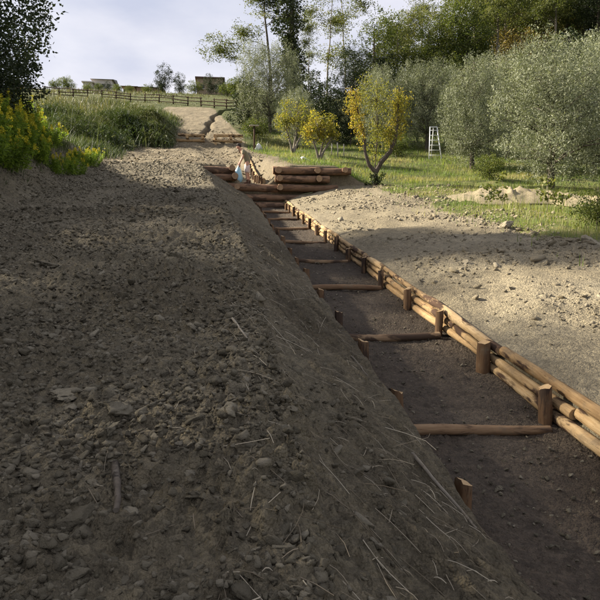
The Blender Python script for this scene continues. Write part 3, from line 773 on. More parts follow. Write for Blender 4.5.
def place_tree(name, meshes, label, loc, rz=0, s=1.0, group=None, cat='tree', sz=None):
    t = thing(name, label, cat, loc, rz, group, (s, s, sz or s))
    obj('trunk', meshes[0], t); obj('crown', meshes[1], t)
    return t
T = {}
T['dark'] = make_tree('dark', 9.5, [(0, 0, 6.2, 3.0, 3.0, 3.6), (.8, .6, 4.4, 2.9, 2.9, 2.4), (-.6, -.5, 8.2, 2.0, 2.0, 1.7)], 520, 34, .55, .15, .5, 'lf_dark', tr=.22, ntwig=50, seed=3)
T['corner'] = make_tree('corner', 10.5, [(0, 0, 7.0, 3.2, 3.2, 3.8), (.5, .3, 3.0, 3.3, 3.2, 2.7), (-.4, -.4, 9.2, 2.2, 2.2, 1.9)], 1050, 105, .6, .115, .55, 'lf_dark', tr=.24, ntwig=60, seed=33, shell=.4)
T['olive1'] = make_tree('olive', 5.2, [(0, 0, 3.0, 2.7, 2.6, 2.3), (1.1, .3, 4.0, 1.5, 1.5, 1.5), (-1.2, -.2, 3.8, 1.4, 1.5, 1.6), (.2, -.6, 1.5, 2.6, 2.4, 1.35)], 1050, 44, .27, .11, .25, 'lf_olive', 'trunk', .17, 90, -.45, 4, .36, top=.6, flat=1.5)
T['olive2'] = make_tree('olive', 5.4, [(0, 0, 3.1, 2.4, 2.3, 2.3), (-1.0, .2, 2.6, 1.8, 1.7, 2.1), (1.1, .2, 2.3, 1.9, 1.8, 1.9), (.1, -.3, 4.6, 1.2, 1.2, 1.0), (0, -.4, 1.3, 2.2, 2.1, 1.2)], 1000, 44, .27, .11, .25, 'lf_olive', 'trunk', .16, 90, -.45, 5, .36, top=.6, flat=1.5)
T['green1'] = make_tree('green', 11, [(0, 0, 6.5, 3.0, 3.0, 3.4), (1.4, .3, 8.6, 2.0, 2.0, 2.0), (-1.5, -.3, 5.0, 2.3, 2.2, 2.0), (.5, .5, 4.0, 2.4, 2.4, 1.8)], 400, 34, .58, .18, .5, 'lf_green', tr=.2, ntwig=40, seed=6)
T['green2'] = make_tree('green', 10, [(0, 0, 5.2, 2.6, 2.6, 3.0), (-1.2, .4, 7.6, 1.9, 1.9, 2.0), (1.3, -.4, 4.5, 2.1, 2.0, 1.8)], 380, 34, .58, .18, .5, 'lf_green', tr=.18, ntwig=40, seed=7)
T['lime1'] = make_tree('lime', 11, [(0, 0, 7.0, 2.8, 2.8, 2.4), (1.5, 0, 9.0, 1.9, 1.9, 1.5), (-1.6, .2, 5.4, 2.1, 2.1, 1.5)], 320, 30, .6, .17, .5, 'lf_lime', 'palebark', .15, 40, 0, 8, .6, flat=.55)
T['lime2'] = make_tree('lime', 9, [(0, 0, 5.0, 2.7, 2.7, 2.5), (1.2, .3, 7.2, 1.7, 1.7, 1.4), (-.9, -.4, 3.2, 2.3, 2.3, 1.5)], 330, 30, .58, .17, .5, 'lf_lime', 'trunk', .13, 36, 0, 9, .5, flat=.6)
T['locust'] = make_tree('locust', 15, [(-1.0, 0, 11.0, 2.2, 2.0, 2.6), (-2.6, 0, 12.4, 1.5, 1.5, 1.5), (.8, 0, 14.0, 1.6, 1.6, 1.3), (-2.6, .2, 7.6, 1.7, 1.6, .9), (-4.6, 0, 6.0, 2.3, 1.6, 1.3), (1.5, .2, 9.4, 1.3, 1.1, .9)], 460, 34, .66, .17, .45, 'lf_lime', 'trunk', .17, 16, 0, 10, .8, lean=(-1.0, 0), flat=.5, start=.3)
T['sparse'] = make_tree('sparse', 14, [(.1, 0, 11.8, 1.8, 1.6, 2.2), (.9, 0, 8.6, 1.6, 1.4, 1.6), (-1.4, 0, 9.4, 1.5, 1.4, 1.5), (.3, 0, 5.5, 1.4, 1.3, 1.6)], 300, 22, .6, .16, .45, 'lf_lime', 'palebark', .10, 20, 0, 11, .9, lean=(.8, 0), flat=.55, start=.25)
T['shrub1'] = make_tree('shrub', 3.2, [(0, 0, 1.5, 1.5, 1.4, 1.4), (.8, .2, 1.1, 1.2, 1.1, 1.0), (-.8, 0, 1.2, 1.1, 1.1, 1.1)], 170, 26, .36, .14, .5, 'lf_green', tr=.06, ntwig=24, seed=12)
T['shrub2'] = make_tree('shrub', 4.0, [(0, 0, 2.2, 1.3, 1.3, 1.8), (.7, .2, 1.2, 1.2, 1.1, 1.1)], 170, 26, .36, .14, .5, 'lf_dark', tr=.07, ntwig=24, seed=13)
T['russet'] = make_tree('russet', 3.6, [(0, 0, 1.7, 1.9, 1.6, 1.5), (1.2, 0, 1.2, 1.4, 1.2, 1.0)], 150, 24, .42, .15, .45, 'lf_russet', tr=.05, ntwig=40, seed=14, shell=.6)
# ivy-clad column
r = np.random.default_rng(20)
cz = r.random(430)**.9*14.6+.2; rr_ = (2.6-.10*cz)*(.55+.25*np.sin(cz*1.7)+.25*np.sin(cz*.8+1)); rr_ = np.clip(rr_, .5, 2.2); an = r.uniform(0, 2*PI, 430); q = r.random(430)**.45
c = np.stack([np.cos(an)*rr_*q+.35*np.sin(cz*.5), np.sin(an)*rr_*q, cz], -1)
v, f, a = leafcloud(c, 34, .55*r.uniform(.6, 1.3, 430), .2, .6, 0, r)
T['ivy'] = (wood_mesh('ivy_trunk', [(0, 0, -.3), (.1, 0, 4), (.2, 0, 8), (.1, 0, 12), (.2, 0, 15)], [.3, .26, .2, .12, .04], c[:20], 'trunk'), mesh_np('ivy_crown', v, f, M['lf_ivy'], False, {'var': a}))

# the shading row on the left: only the far one reaches into the picture
left_row = [((-8.2, 17.2), (.95, .56, 1.0), 'dark evergreen tree reaching in at the upper left corner of the picture'),
            ((-9.2, 10.8), (.8, .8, .52), 'dark evergreen left of the path, next to the one at the corner'),
            ((-10.4, 15.0), (.8, .7, .54), 'dark evergreen between the corner evergreen and its neighbour, set back from the path'),
            ((-9.2, 7.6), (.8, .85, .50), 'dark evergreen left of the path, abreast of the second cross log'),
            ((-8.8, 4.3), (.8, .85, .5), 'dark evergreen left of the path, abreast of the nearest cross log'),
            ((-9.1, 1.2), (.8, .85, .5), 'dark evergreen left of the path, beside the camera'),
            ((-8.7, -2.2), (.8, .85, .5), 'dark evergreen left of the path, a step behind the camera')]
for i, ((x, y), s3, lb) in enumerate(left_row):
    t = place_tree('evergreen_tree', T['corner' if i == 0 else 'dark'], lb, (x, y, ground(x, y)-.1), 0 if i == 0 else i*1.3+.3, 1, 'evergreens along the left bank')
    t.scale = s3

# olives on the right
for i, (px, y, s, k, rz, lb) in enumerate([
    (548, 21.5, 1.06, 'olive1', .4, 'large grey-green olive tree beside the pale net at right'),
    (628, 21.0, .95, 'olive2', 2.0, 'grey-green olive tree cut by the right picture edge'),
    (470, 30.5, .98, 'olive2', .9, 'grey-green olive tree right of the ladder with a bushy low crown'),
    (425, 39.0, .98, 'olive1', 2.6, 'olive tree behind the ladder'),
    (382, 40.0, .92, 'olive2', 4.0, 'olive tree showing grey behind the yellow pear tree'),
    (505, 35.0, 1.08, 'olive1', 5.1, 'olive tree in the back row between the two large olives'),
    (590, 28.0, 1.15, 'olive2', 1.1, 'olive tree in the back row at the right edge'),
    (270, 46.0, 1.12, 'olive1', 3.0, 'tall grey olive standing behind the far grass left of the yellow trees'),
    (297, 41.0, .66, 'olive2', .2, 'small silvery willow-like tree beside the left small yellow tree')]):
    place_tree('olive_tree', T[k], lb, col(px, y), rz, s*.84, 'olive trees', 'tree', s*(1.0 if i < 2 else 1.1))

# the yellow pear tree: two limbs leave a short trunk in a V
random.seed(31); r = np.random.default_rng(31)
px0 = col(374, 25.5); pear = thing('pear_tree', 'V-shaped pear tree with yellow autumn leaves at the grass edge', 'tree', px0, 0, None, (.80, .8, 1.0))
mb = MB()
mb.tube([(0, 0, -.2), (.02, 0, .3), (.05, 0, .62)], [.15, .12, .12], 8, 0, None, .08)
limbR = [(.05, 0, .55), (.35, .05, 1.0), (.85, .05, 1.45), (1.12, 0, 2.0), (1.2, 0, 2.6), (1.25, .05, 3.3), (1.3, 0, 4.2)]
limbL = [(.05, 0, .55), (-.32, 0, .85), (-.52, .1, 1.4), (-.6, .1, 2.1), (-.85, .1, 2.8), (-1.05, .05, 3.6), (-1.1, 0, 4.4)]
limbC = [(.0, 0, .6), (.1, .2, 1.4), (.2, .3, 2.4), (.15, .3, 3.6), (.2, .3, 4.6)]
mb.tube(limbR, [.13, .12, .11, .095, .065, .04, .015], 7, 0, None, .08); mb.tube(limbL, [.11, .10, .085, .07, .05, .03, .012], 7, 0, None, .08); mb.tube(limbC, [.03, .028, .024, .018, .008], 6, 0, None)
yb = [(1.15, 0, 2.75, .62, .55, 1.15), (1.4, 0, 3.4, .65, .55, .95), (-1.15, 0, 3.2, .48, .45, 1.15), (-.8, 0, 2.2, .32, .35, .8), (.75, .1, 2.0, .35, .4, .5)]
gb = [(.25, .4, 3.5, 1.0, .6, 1.25), (-.4, .3, 3.9, .8, .5, .9), (.2, .3, 2.1, .85, .6, .8), (.0, .3, 1.2, .6, .4, .4)]
cy = in_blobs(yb, 150, r, .6); cg = in_blobs(gb, 130, r, .6)
for q in list(cy[:34])+list(cg[:22]):
    L_ = limbR if q[0] > .6 else (limbL if q[0] < -.5 else limbC); s = min((Vector(p) for p in L_[1:]), key=lambda p: (p-Vector(q)-Vector((0, 0, -.4))).length)
    mb.tube([s, s.lerp(Vector(q), .5)+Vector((0, 0, .1)), q], [.02, .014, .005], 4, 0, None)
obj('trunk', mb.mesh('pear_trunk', M['trunk']), pear)
yv = np.clip(np.where(cy[:, 0] < 0, .68, .40)+r.normal(0, .16, 150), 0, 1)
v, f, a = leafcloud(cy, 22, .30, .105, .55, .3, r, yv); obj('crown', mesh_np('pear_crown', v, f, M['lf_yellow'], False, {'var': a}), pear)
v, f, a = leafcloud(cg, 24, .34, .10, .4, .2, r, r.random(130)*.45); obj('green_crown', mesh_np('pear_green', v, f, M['lf_yellow'], False, {'var': a*.6}), pear)
ivyc = np.stack([r.normal(0, .22, 40), r.normal(0, .22, 40)-.1, r.random(40)*.45], -1)
v, f, a = leafcloud(ivyc, 16, .14, .10, .6, 0, r); tag(obj('basal_shoots', mesh_np('basal_shoots', v, f, M['lf_ivy'], False, {'var': a}), pear), kind='stuff')

def small_yellow(px, y, H, seed, lb, hue):
    r = np.random.default_rng(seed); random.seed(seed); t = thing('fruit_tree', lb, 'tree', col(px, y), 0, 'small yellow fruit trees')
    mb = MB(); c = in_blobs([(0, 0, H*.62, H*.36, H*.3, H*.34), (-H*.2, 0, H*.55, H*.22, H*.2, H*.28), (H*.24, 0, H*.55, H*.24, H*.2, H*.25), (-H*.08, 0, H*.88, H*.12, H*.1, H*.16), (H*.2, 0, H*.8, H*.09, H*.1, H*.18)], 120, r, .75)
    for k, (dx, dy) in enumerate([(-.45, 0), (.3, .1), (.75, -.05)]):
        mb.tube([(0, 0, -.15), (dx*.3, dy, H*.16), (dx*.75, dy, H*.36), (dx, dy, H*.6), (dx*1.1, dy, H*.85)], [.09, .07, .05, .03, .01], 6, 0, None, .06)
    for q in c[:26]: mb.tube([(q[0]*.4, q[1]*.4, q[2]-.6), (q[0]*.8, q[1]*.8, q[2]-.2), q], [.02, .012, .005], 4, 0, None)
    obj('trunk', mb.mesh('fruit_trunk', M['palebark']), t)
    v, f, a = leafcloud(c, 26, .27, .12, .5, .1, r, np.clip(hue+r.normal(0, .22, 120), 0, 1)); obj('crown', mesh_np('fruit_crown', v, f, M['lf_yellow'], False, {'var': a}), t)
small_yellow(293, 37, 3.4, 41, 'small yellow-green fruit tree behind the left of the big dam', .08)
small_yellow(319, 33, 2.7, 42, 'small orange-yellow fruit tree standing right of the yellow-green one', .45)

# trees against the sky
place_tree('ivy_tree', T['ivy'], 'tall dark ivy-covered tree rising against the sky', col(290, 56), 0, 1.12)
place_tree('locust_tree', T['locust'], 'feathery pale locust tree leaning left of the ivy-covered tree', col(273, 57), 0, 1.0)
place_tree('locust_tree', T['sparse'], 'thin sparse tree with bare stems right of the ivy-covered tree', col(325, 60), 0, 1.05)
place_tree('locust_tree', T['sparse'], 'thin sparse tree with pale stem beside the dark round crown', col(346, 62), 2.4, 1.12)
place_tree('locust_tree', T['sparse'], 'wispy young tree standing just left of the ivy-covered tree', col(308, 58), 1.2, .72)
place_tree('evergreen_tree', T['dark'], 'dark rounded evergreen behind the yellow pear tree', col(352, 52), .6, .68)

# wooded slope
random.seed(77)
woods = [(372, 56, 'green1', .92), (395, 60, 'lime2', 1.0), (405, 66, 'lime1', .95), (425, 57, 'green2', .85), (418, 74, 'sparse', 1.1), (446, 62, 'lime2', .95), (440, 78, 'sparse', 1.2), (462, 56, 'green2', .95),
         (470, 66, 'lime1', 1.15), (455, 80, 'sparse', 1.25), (492, 60, 'lime1', 1.0), (500, 70, 'lime1', 1.2), (515, 56, 'russet', 1.5), (528, 62, 'lime2', 1.2), (545, 70, 'green1', 1.2), (548, 57, 'lime1', .95), (560, 62, 'green1', 1.0),
         (575, 66, 'dark', 1.1), (590, 58, 'dark', .95), (605, 66, 'dark', 1.2), (622, 56, 'green1', 1.1), (640, 62, 'dark', 1.2), (470, 51, 'russet', 1.2), (500, 50, 'russet', 1.3), (535, 52, 'russet', 1.1), (440, 53, 'shrub1', 1.6), (410, 52, 'shrub1', 1.5),
         (385, 52, 'shrub2', 1.4), (425, 49, 'shrub2', 1.3), (562, 50, 'shrub2', 1.5), (595, 49, 'shrub2', 1.4), (660, 50, 'green2', 1.0), (690, 56, 'green1', 1.1), (450, 70, 'shrub1', 1.9), (478, 73, 'shrub1', 2.0), (505, 76, 'shrub2', 2.0), (530, 72, 'shrub1', 2.1), (558, 76, 'shrub2', 2.2), (585, 73, 'shrub1', 2.1), (612, 75, 'shrub2', 2.2), (520, 66, 'russet', 1.7), (550, 66, 'russet', 1.6), (430, 68, 'shrub1', 1.7), (492, 84, 'green2', 1.1), (540, 86, 'green1', 1.2), (590, 88, 'green2', 1.3), (520, 78, 'green2', 1.2), (570, 80, 'green1', 1.3), (485, 80, 'green2', 1.0)]
wl = {'green1': ('broadleaf_tree', 'green broadleaf tree on the wooded slope behind the olives', 'tree'), 'green2': ('broadleaf_tree', 'green broadleaf tree on the wooded slope behind the olives', 'tree'),
      'lime1': ('acacia_tree', 'yellow-green acacia on the wooded slope behind the olives', 'tree'), 'lime2': ('acacia_tree', 'yellow-green acacia on the wooded slope behind the olives', 'tree'),
      'dark': ('evergreen_tree', 'dark evergreen in the shade at the right end of the wooded slope', 'tree'), 'sparse': ('locust_tree', 'thin airy tree against the sky at the left of the wooded slope', 'tree'),
      'russet': ('russet_shrub', 'russet brown shrub under the trees of the wooded slope', 'shrub'), 'shrub1': ('green_shrub', 'green shrub under the trees of the wooded slope', 'shrub'), 'shrub2': ('dark_shrub', 'dark green shrub under the trees of the wooded slope', 'shrub')}
for px, y, k, s in woods:
    nm, lb, ct = wl[k]
    place_tree(nm, T[k], lb, col(px, y), random.uniform(0, 6.3), s*random.uniform(.95, 1.08), nm.replace('_', ' ')+'s of the wooded slope', ct)

# shrubs: hedge line behind the grass and on the upper hill
for px, y, k, s, lb in [(2, 15.0, 'shrub2', .6, 'dark shrub under the corner evergreen behind the goldenrod'), (20, 16.6, 'shrub2', .6, 'dark shrub right of the corner evergreen trunk behind the goldenrod'), (250, 47, 'shrub2', .95, 'dark upright shrub at the left end of the hedge above the far grass'), (256, 43, 'shrub1', .6, 'low green shrub beside the post with the white bag'),
    (310, 52, 'shrub2', 1.2, 'dark shrub below the ivy-covered tree'), (330, 50, 'shrub2', 1.1, 'dark shrub left of the rounded evergreen'), (338, 43, 'shrub2', .75, 'dark hedge shrub behind the row of pale stakes'), (350, 42, 'shrub2', .75, 'dark hedge shrub right of the row of pale stakes'),
    (365, 44, 'shrub2', .8, 'dark hedge shrub between the stakes and the pear tree'), (322, 55, 'russet', 1.1, 'brownish shrub above the orange fruit tree'), (395, 36.5, 'shrub1', .55, 'small green bush behind the pear tree'), (487, 26, 'shrub1', .45, 'bright little bush between the two large olives'),
    (595, 11.6, 'shrub1', .32, 'small green bush at the right picture edge below the olives'),
    (168, 96, 'shrub2', 1.15, 'dark round shrub on the skyline beside the long shed'), (182, 97, 'shrub2', .85, 'smaller dark shrub on the skyline next to the round one'), (197, 92, 'shrub1', .75, 'green shrub below the left corner of the stone house'), (211, 90, 'shrub2', .75, 'dark shrub in front of the stone house'),
    (229, 86, 'shrub1', .75, 'green shrub below the right corner of the stone house'), (240, 80, 'shrub1', 1.1, 'green shrub at the right end of the rail fence'), (250, 66, 'shrub2', 1.0, 'dark shrub at the top right of the bare earth slope'),
    (92, 104, 'shrub1', .6, 'low shrub hiding the foot of the white annex'), (112, 106, 'shrub2', .55, 'low dark shrub hiding the foot of the pale house'), (150, 99, 'shrub1', .55, 'low shrub hiding the middle of the long shed'), (222, 93, 'shrub2', .7, 'dark shrub hiding the right foot of the stone house'), (72, 100, 'shrub1', .9, 'green shrub on the skyline left of the pale house'), (60, 94, 'shrub1', .6, 'green shrub above the left end of the rail fence'), (121, 98, 'shrub1', .55, 'green shrub between the pale house and the long shed'), (133, 92, 'shrub1', .4, 'small green shrub in front of the long shed'), (103, 90, 'shrub1', .4, 'small green shrub below the pale house')]:
    place_tree('shrub', T[k], lb, col(px, y), random.uniform(0, 6), s, 'single shrubs', 'shrub')

# ------------------------------------------------------------------ grass, reeds, goldenrod
def field(n, fx, fy, cond, lo, hi, wd, lean=.5):
    x = fx(rng.random(n), rng.random(n)); y = fy(x, rng.random(n)); k = cond(x, y); x, y = x[k], y[k]; m = len(x)
    ln = rng.uniform(lo, hi, m)*(.6+.8*np.clip(.5+pn(x*.6, y*.6, 120), 0, 1)); v = np.clip(.46+.65*pn(x*.35, y*.35, 121)+rng.normal(0, .16, m), 0, 1)
    return blades(np.stack([x, y, zt(x, y)-.01], -1), ln, np.full(m, wd)*rng.uniform(.7, 1.4, m), rng.uniform(.1, lean, m), v)
def off_net(x, y):
    ax_, ay_, bx2, by2 = px_x(452, 19.5), 19.6, px_x(622, 16), 16.0
    t_ = np.clip(((x-ax_)*(bx2-ax_)+(y-ay_)*(by2-ay_))/((bx2-ax_)**2+(by2-ay_)**2), 0, 1)
    return np.hypot(x-ax_-t_*(bx2-ax_), y-ay_-t_*(by2-ay_)) > .95
gcond = lambda x, y: (grass_mask(x, y)+.5*pn(x*2, y*2, 122)+.25*rng.normal(size=len(x)) > .45) & off_net(x, y)
stuff_blades('meadow_grass', 'short green and dry grass of the olive grove', 'grass', M['grass'], [
    field(30000, lambda a, b: 5.0+a*16, lambda x, b: 8+b*22, gcond, .06, .22, .014), field(26000, lambda a, b: 1.5+a*18, lambda x, b: 25.9+b*20, gcond, .08, .24, .022),
    field(1200, lambda a, b: 5.4+a*3, lambda x, b: 8+b*16, gcond, .15, .35, .010), field(2500, lambda a, b: 7+a*8, lambda x, b: 12+b*9, gcond, .2, .55, .012, .7)])
lc = lambda x, y: mfoot(y)-x+.3*pn(x*1.5, y*1.5, 123)+.15*rng.normal(size=len(x)) > .72
stuff_blades('bank_grass', 'long dark grass hanging over the left mound', 'grass', M['grass_dark'], [
    field(52000, lambda a, b: -3.4-a*3.6, lambda x, b: 8+b*14, lc, .10, .36, .011, 1.1), field(9000, lambda a, b: -4-a*5, lambda x, b: 18+b*16, lc, .15, .5, .018, .7)])
def reed_field(n, pxa, pxb, ya, yb, lo, hi, wd):
    w_ = (pxb-pxa)*.10; h_ = (yb-ya)*.16
    p = rng.uniform(pxa, pxb, n)+rng.normal(0, w_, n); y = rng.uniform(ya, yb, n)+rng.normal(0, h_, n); x = y*np.tan(YAW+np.arctan((p-300)/602))
    kk = (pn(x*.45, y*.45, 133)+.5*rng.random(n) > -.12) & (p < pxb+7) & (p > pxa-20); p, x, y = p[kk], x[kk], y[kk]; n = len(x)
    ln = rng.uniform(lo, hi, n)*(.55+.75*np.clip(.5+.9*pn(x*.5, y*.4, 130), 0, 1))*(1-.65*sst(pxb-.35*(pxb-pxa), pxb+7, p)); v = np.clip(.45+.5*pn(x*.4, y*.4, 131)+rng.normal(0, .2, n), 0, 1)
    return blades(np.stack([x, y, zt(x, y)-.02], -1), ln, np.full(n, wd)*rng.uniform(.6, 1.5, n), rng.uniform(.05, .9, n), v, 3)
def reed_leaves(n, pxa, pxb, ya, yb, H):
    v, f, a = reed_field(n, pxa, pxb, ya, yb, .45, 1.0, .06)
    m = len(v)//8; b = v.reshape(m, 8, 3); base = b[:, 0].copy()
    hh = (H*(1-.75*sst(pxb-.35*(pxb-pxa), pxb+7, 300+602*np.tan(np.arctan2(base[:, 0], base[:, 1])-YAW))))*rng.random(m)**.7*(.55+.75*np.clip(.5+.9*pn(base[:, 0]*.5, base[:, 1]*.4, 130), 0, 1)); t = (np.arange(8)//2)/3
    d = b.mean(1)-base; d[:, 2] = 0; d /= np.linalg.norm(d, axis=1)[:, None]+1e-6
    L_ = rng.uniform(.3, .75, m)
    b = b+(d[:, None]*(L_[:, None]*t[None])[:, :, None])
    b[:, :, 2] = base[:, None, 2]+hh[:, None]+(t*(1-t*1.25))[None]*L_[:, None]*1.1
    return b.reshape(-1, 3), f, a
stuff_blades('reed_bed', 'dense green reeds behind the goldenrod on the left', 'reeds', M['reed'], [
    reed_field(9000, 42, 130, 36, 46, .8, 2.0, .05), reed_field(7000, 115, 172, 41, 47, .7, 1.8, .05), reed_field(2500, 140, 180, 46, 54, .3, 1.0, .06), reed_field(2500, 80, 125, 29, 35, .2, .8, .04), reed_leaves(14000, 45, 130, 36, 46, 1.35), reed_leaves(10000, 118, 170, 41, 47, 1.3)])
stuff_blades('hill_weeds', 'tall weeds and dry grass on the upper hillside', 'weeds', M['weed'], [
    reed_field(5000, -20, 245, 80, 92, .2, .6, .07), reed_field(4000, -20, 225, 66, 78, .1, .4, .05), reed_field(3000, 20, 150, 52, 66, .3, 1.0, .07), reed_field(3500, 250, 300, 58, 95, .8, 2.2, .10), reed_field(1600, 250, 268, 44, 58, .3, 1.0, .05)])
stuff_blades('slope_undergrowth', 'brushy undergrowth on the wooded slope', 'undergrowth', M['grass_dark'], [reed_field(9000, 415, 700, 48, 80, .5, 1.6, .09)])

# goldenrod plants: thing > stem, leaves, flower_head
def goldenrod(seed, H):
    r = np.random.default_rng(seed); random.seed(seed); ns = 9; mb = MB(); lc_, fc = [], []
    for k in range(ns):
        bx, by = r.normal(0, .16, 2); tx, ty = bx*1.9+r.normal(0, .06), by*1.9+r.normal(0, .06); h = H*r.uniform(.72, 1.05)
        mb.tube([(bx, by, -.05), ((bx+tx)/2, (by+ty)/2, h*.55), (tx, ty, h)], [.008, .006, .003], 4, 0, None)
        for z in np.arange(.12, .86, .05): lc_.append((bx+(tx-bx)*z+r.normal(0, .04), by+(ty-by)*z+r.normal(0, .04), h*z))
        for z in np.linspace(.86, 1.08, 6 if r.random() < .8 else 2):
            sp = .11*(1.1-z)*3.2
            for q in range(2): fc.append((tx+r.normal(0, sp*.5), ty+r.normal(0, sp*.5), h*z))
    v, f, a = leafcloud(np.array(lc_), 9, .11, .15, .2, -.1, r); lm = mesh_np('goldenrod_leaves', v, f, M['golden_leaf'], False, {'var': a})
    v, f, a = leafcloud(np.array(fc), 7, .045, .04, .7, 0, r); fm = mesh_np('goldenrod_flowers', v, f, M['golden_flower'], False, {'var': a})
    return mb.mesh('goldenrod_stem', M['golden_leaf']), lm, fm
G = [goldenrod(200+i, h) for i, h in enumerate((1.15, 1.0, .85))]
random.seed(55)
gspots = []
for k in range(56):
    y = random.uniform(11.5, 21); p = random.uniform(-25, 76)
    gspots.append((p, y))
gspots += [(70, 19.5), (80, 21), (88, 22.5), (92, 22), (78, 18.8), (60, 18), (95, 23.5)]
for i, (p, y) in enumerate(gspots):
    x = px_x(p, y); foot = float(mfoot(y))
    if x > foot-.6 and i < 56: x = foot-.6-random.random()*.9
    edge = i >= 56
    g = G[2] if edge else G[i % 3]
    t = thing('goldenrod', 'low yellow goldenrod clump at the right tip of the flower patch' if edge else 'yellow-flowered goldenrod on the left mound under the dark tree', 'goldenrod', (x, y, ground(x, y)), random.uniform(0, 6), 'low goldenrod at the tip of the patch' if edge else 'goldenrod on the mound', (.74,)*3 if not edge else (.62,)*3)
    obj('stem', g[0], t); obj('leaves', g[1], t); tag(obj('flower_head', g[2], t), kind='stuff')
# small yellow-leaved saplings by the net
def sapling(px, y, H, lb, seed):
    r = np.random.default_rng(seed); t = thing('sapling', lb, 'sapling', col(px, y), 0, 'yellow saplings by the net')
    mb = MB(); mb.tube([(0, 0, -.05), (.03, 0, H*.5), (.0, .02, H)], [.012, .009, .004], 5, 0, None); obj('stem', mb.mesh('sapling_stem', M['palebark']), t)
    c = np.stack([r.normal(0, .12, 14), r.normal(0, .12, 14), H*r.uniform(.35, 1.05, 14)], -1)
    v, f, a = leafcloud(c, 8, .12, .11, .6, .1, r); obj('leaves', mesh_np('sapling_leaves', v, f, M['lf_lime'], False, {'var': a}), t)
for i, (px, y, H, lb) in enumerate([(500, 16.5, .95, 'thin yellow-leaved sapling in front of the pale net peak'), (545, 15.0, .85, 'thin yellow-leaved sapling right of the net peak'), (487, 17.5, .6, 'small yellow-leaved sapling at the left net fold'), (560, 14.6, .5, 'lowest yellow-leaved sapling near the right picture edge')]):
    sapling(px, y, H, lb, 300+i)

# ------------------------------------------------------------------ net, ladder, stakes, post and bag
M['net'] = plain('jute_net', (.25, .21, .135), .95, .25, 5)
_t = M['net'].node_tree; _b = _t.nodes['Principled BSDF']; _o = N(_t, 'ShaderNodeTexCoord').outputs['Object']
_t.links.new(ramp(_t, noise(_t, _o, 45, 3, .7), [(.38, (.35, .35, .35)), (.6, (1, 1, 1))]), _b.inputs['Alpha'])
nu, nv = 90, 34
U, V = np.meshgrid(np.linspace(0, 1, nu), np.linspace(0, 1, nv))
cxl = np.interp(U, [0, .25, .5, .75, 1], [px_x(452, 19.5), px_x(492, 19), px_x(530, 18.4), px_x(570, 17.2), px_x(622, 16)])
cyl = np.interp(U, [0, .25, .5, .75, 1], [19.6, 19.0, 18.4, 17.2, 16.0])
wid = .75+.35*np.sin(U*9)*.4
NX = cxl+(V-.5)*wid*.3+.25*pn(U*7, V*3, 143); NY = cyl+(V-.5)*wid*3.6
prof = np.sin(V*PI)**1.1
hgt = .15+.09*np.exp(-((U-.24)/.10)**2)+.15*np.exp(-((U-.46)/.11)**2)+.10*np.exp(-((U-.72)/.12)**2)+.06*np.sin(U*33)**2
NZ = zt(NX, NY)+.02+prof*hgt*np.clip(U*9, 0, 1)*(1+.45*fbm(U*11, V*4, 140, 4))+.10*np.abs(pn(U*22+V*5, V*4, 141))*prof
ni = np.arange(nu*nv).reshape(nv, nu)
nf_ = np.stack([ni[:-1, :-1], ni[:-1, 1:], ni[1:, 1:], ni[1:, :-1]], -1).reshape(-1, 4)
net_o = obj('olive_net', mesh_np('olive_net', np.stack([NX, NY, NZ], -1).reshape(-1, 3), nf_, M['net'], True))
md = net_o.modifiers.new('thick', 'SOLIDIFY'); md.thickness = .012
tag(net_o, 'pale beige harvest net heaped on the grass under the olives', 'net')

M['alu'] = plain('white_metal', (.62, .63, .64), .45, .08, 20)
lx_, ly_, lz_ = col(432, 34.5); lad = thing('step_ladder', 'white metal ladder leaning in the olives', 'ladder', (lx_, ly_, lz_), -.15)
top = 1.95
for s in (-1, 1):
    mb = MB(); mb.tube([(s*.36, -.45, -.03), (s*.20, .25, top)], .028, 6); obj('rail', mb.mesh('ladder_rail', M['alu']), lad)
for k in range(6):
    t_ = (k+.7)/6.4; ww = .36-.16*t_; mb = MB(); mb.tube([(-ww, -.45+.7*t_, top*t_), (ww, -.45+.7*t_, top*t_)], .018, 6); obj('rung', mb.mesh('ladder_rung', M['alu']), lad)
mb = MB(); mb.tube([(0, .95, -.02), (0, .25, top)], .022, 6); obj('rear_leg', mb.mesh('ladder_leg', M['alu']), lad)
mb = MB(); mb.box((0, .25, top), (.44, .06, .05)); obj('top_cap', mb.mesh('ladder_cap', M['alu']), lad)

M['stake'] = plain('pale_wood', (.42, .38, .32), .85, .2, 10)
for i, (px, y) in enumerate([(337, 35.5), (343, 36), (331, 36.5)]):
    mb = MB(); mb.tube([(0, 0, -.15), (.01, 0, .4), (.02*(i-1), .01, .85-.08*i)], [.035, .033, .03], 7, 0, 0, .05)
    tag(obj('stake', mb.mesh('stake', M['stake']), None, col(px, y)), ['middle pale stake in front of the dark hedge', 'right-hand pale stake in front of the dark hedge', 'left-hand pale stake in front of the dark hedge'][i], 'stake', 'pale stakes')
pt = thing('capped_post', 'wooden post with a flat board on top beside the far shrubs', 'post', col(255, 40))
mb = MB(); mb.tube([(0, 0, -.2), (0, 0, 1.55)], [.07, .06], 8, 0, 0, .05); obj('shaft', mb.mesh('shaft', M['fence']), pt)
mb = MB(); mb.box((0, 0, 1.59), (.62, .4, .05)); obj('board', mb.mesh('board', M['stake']), pt)
M['bag'] = plain('white_plastic', (.74, .75, .76), .4, .08, 9)
v, f = rock_shape(I2, .05, rng), I2[1]
v = v*np.array([.22, .18, .40])*(1+.12*np.sin(v*9+2).sum(1, keepdims=True)*.6); v[:, :2] *= (1-.75*np.clip(v[:, 2:3]/.3, -.3, 1)); v[:, 2] = np.maximum(v[:, 2], -.2)
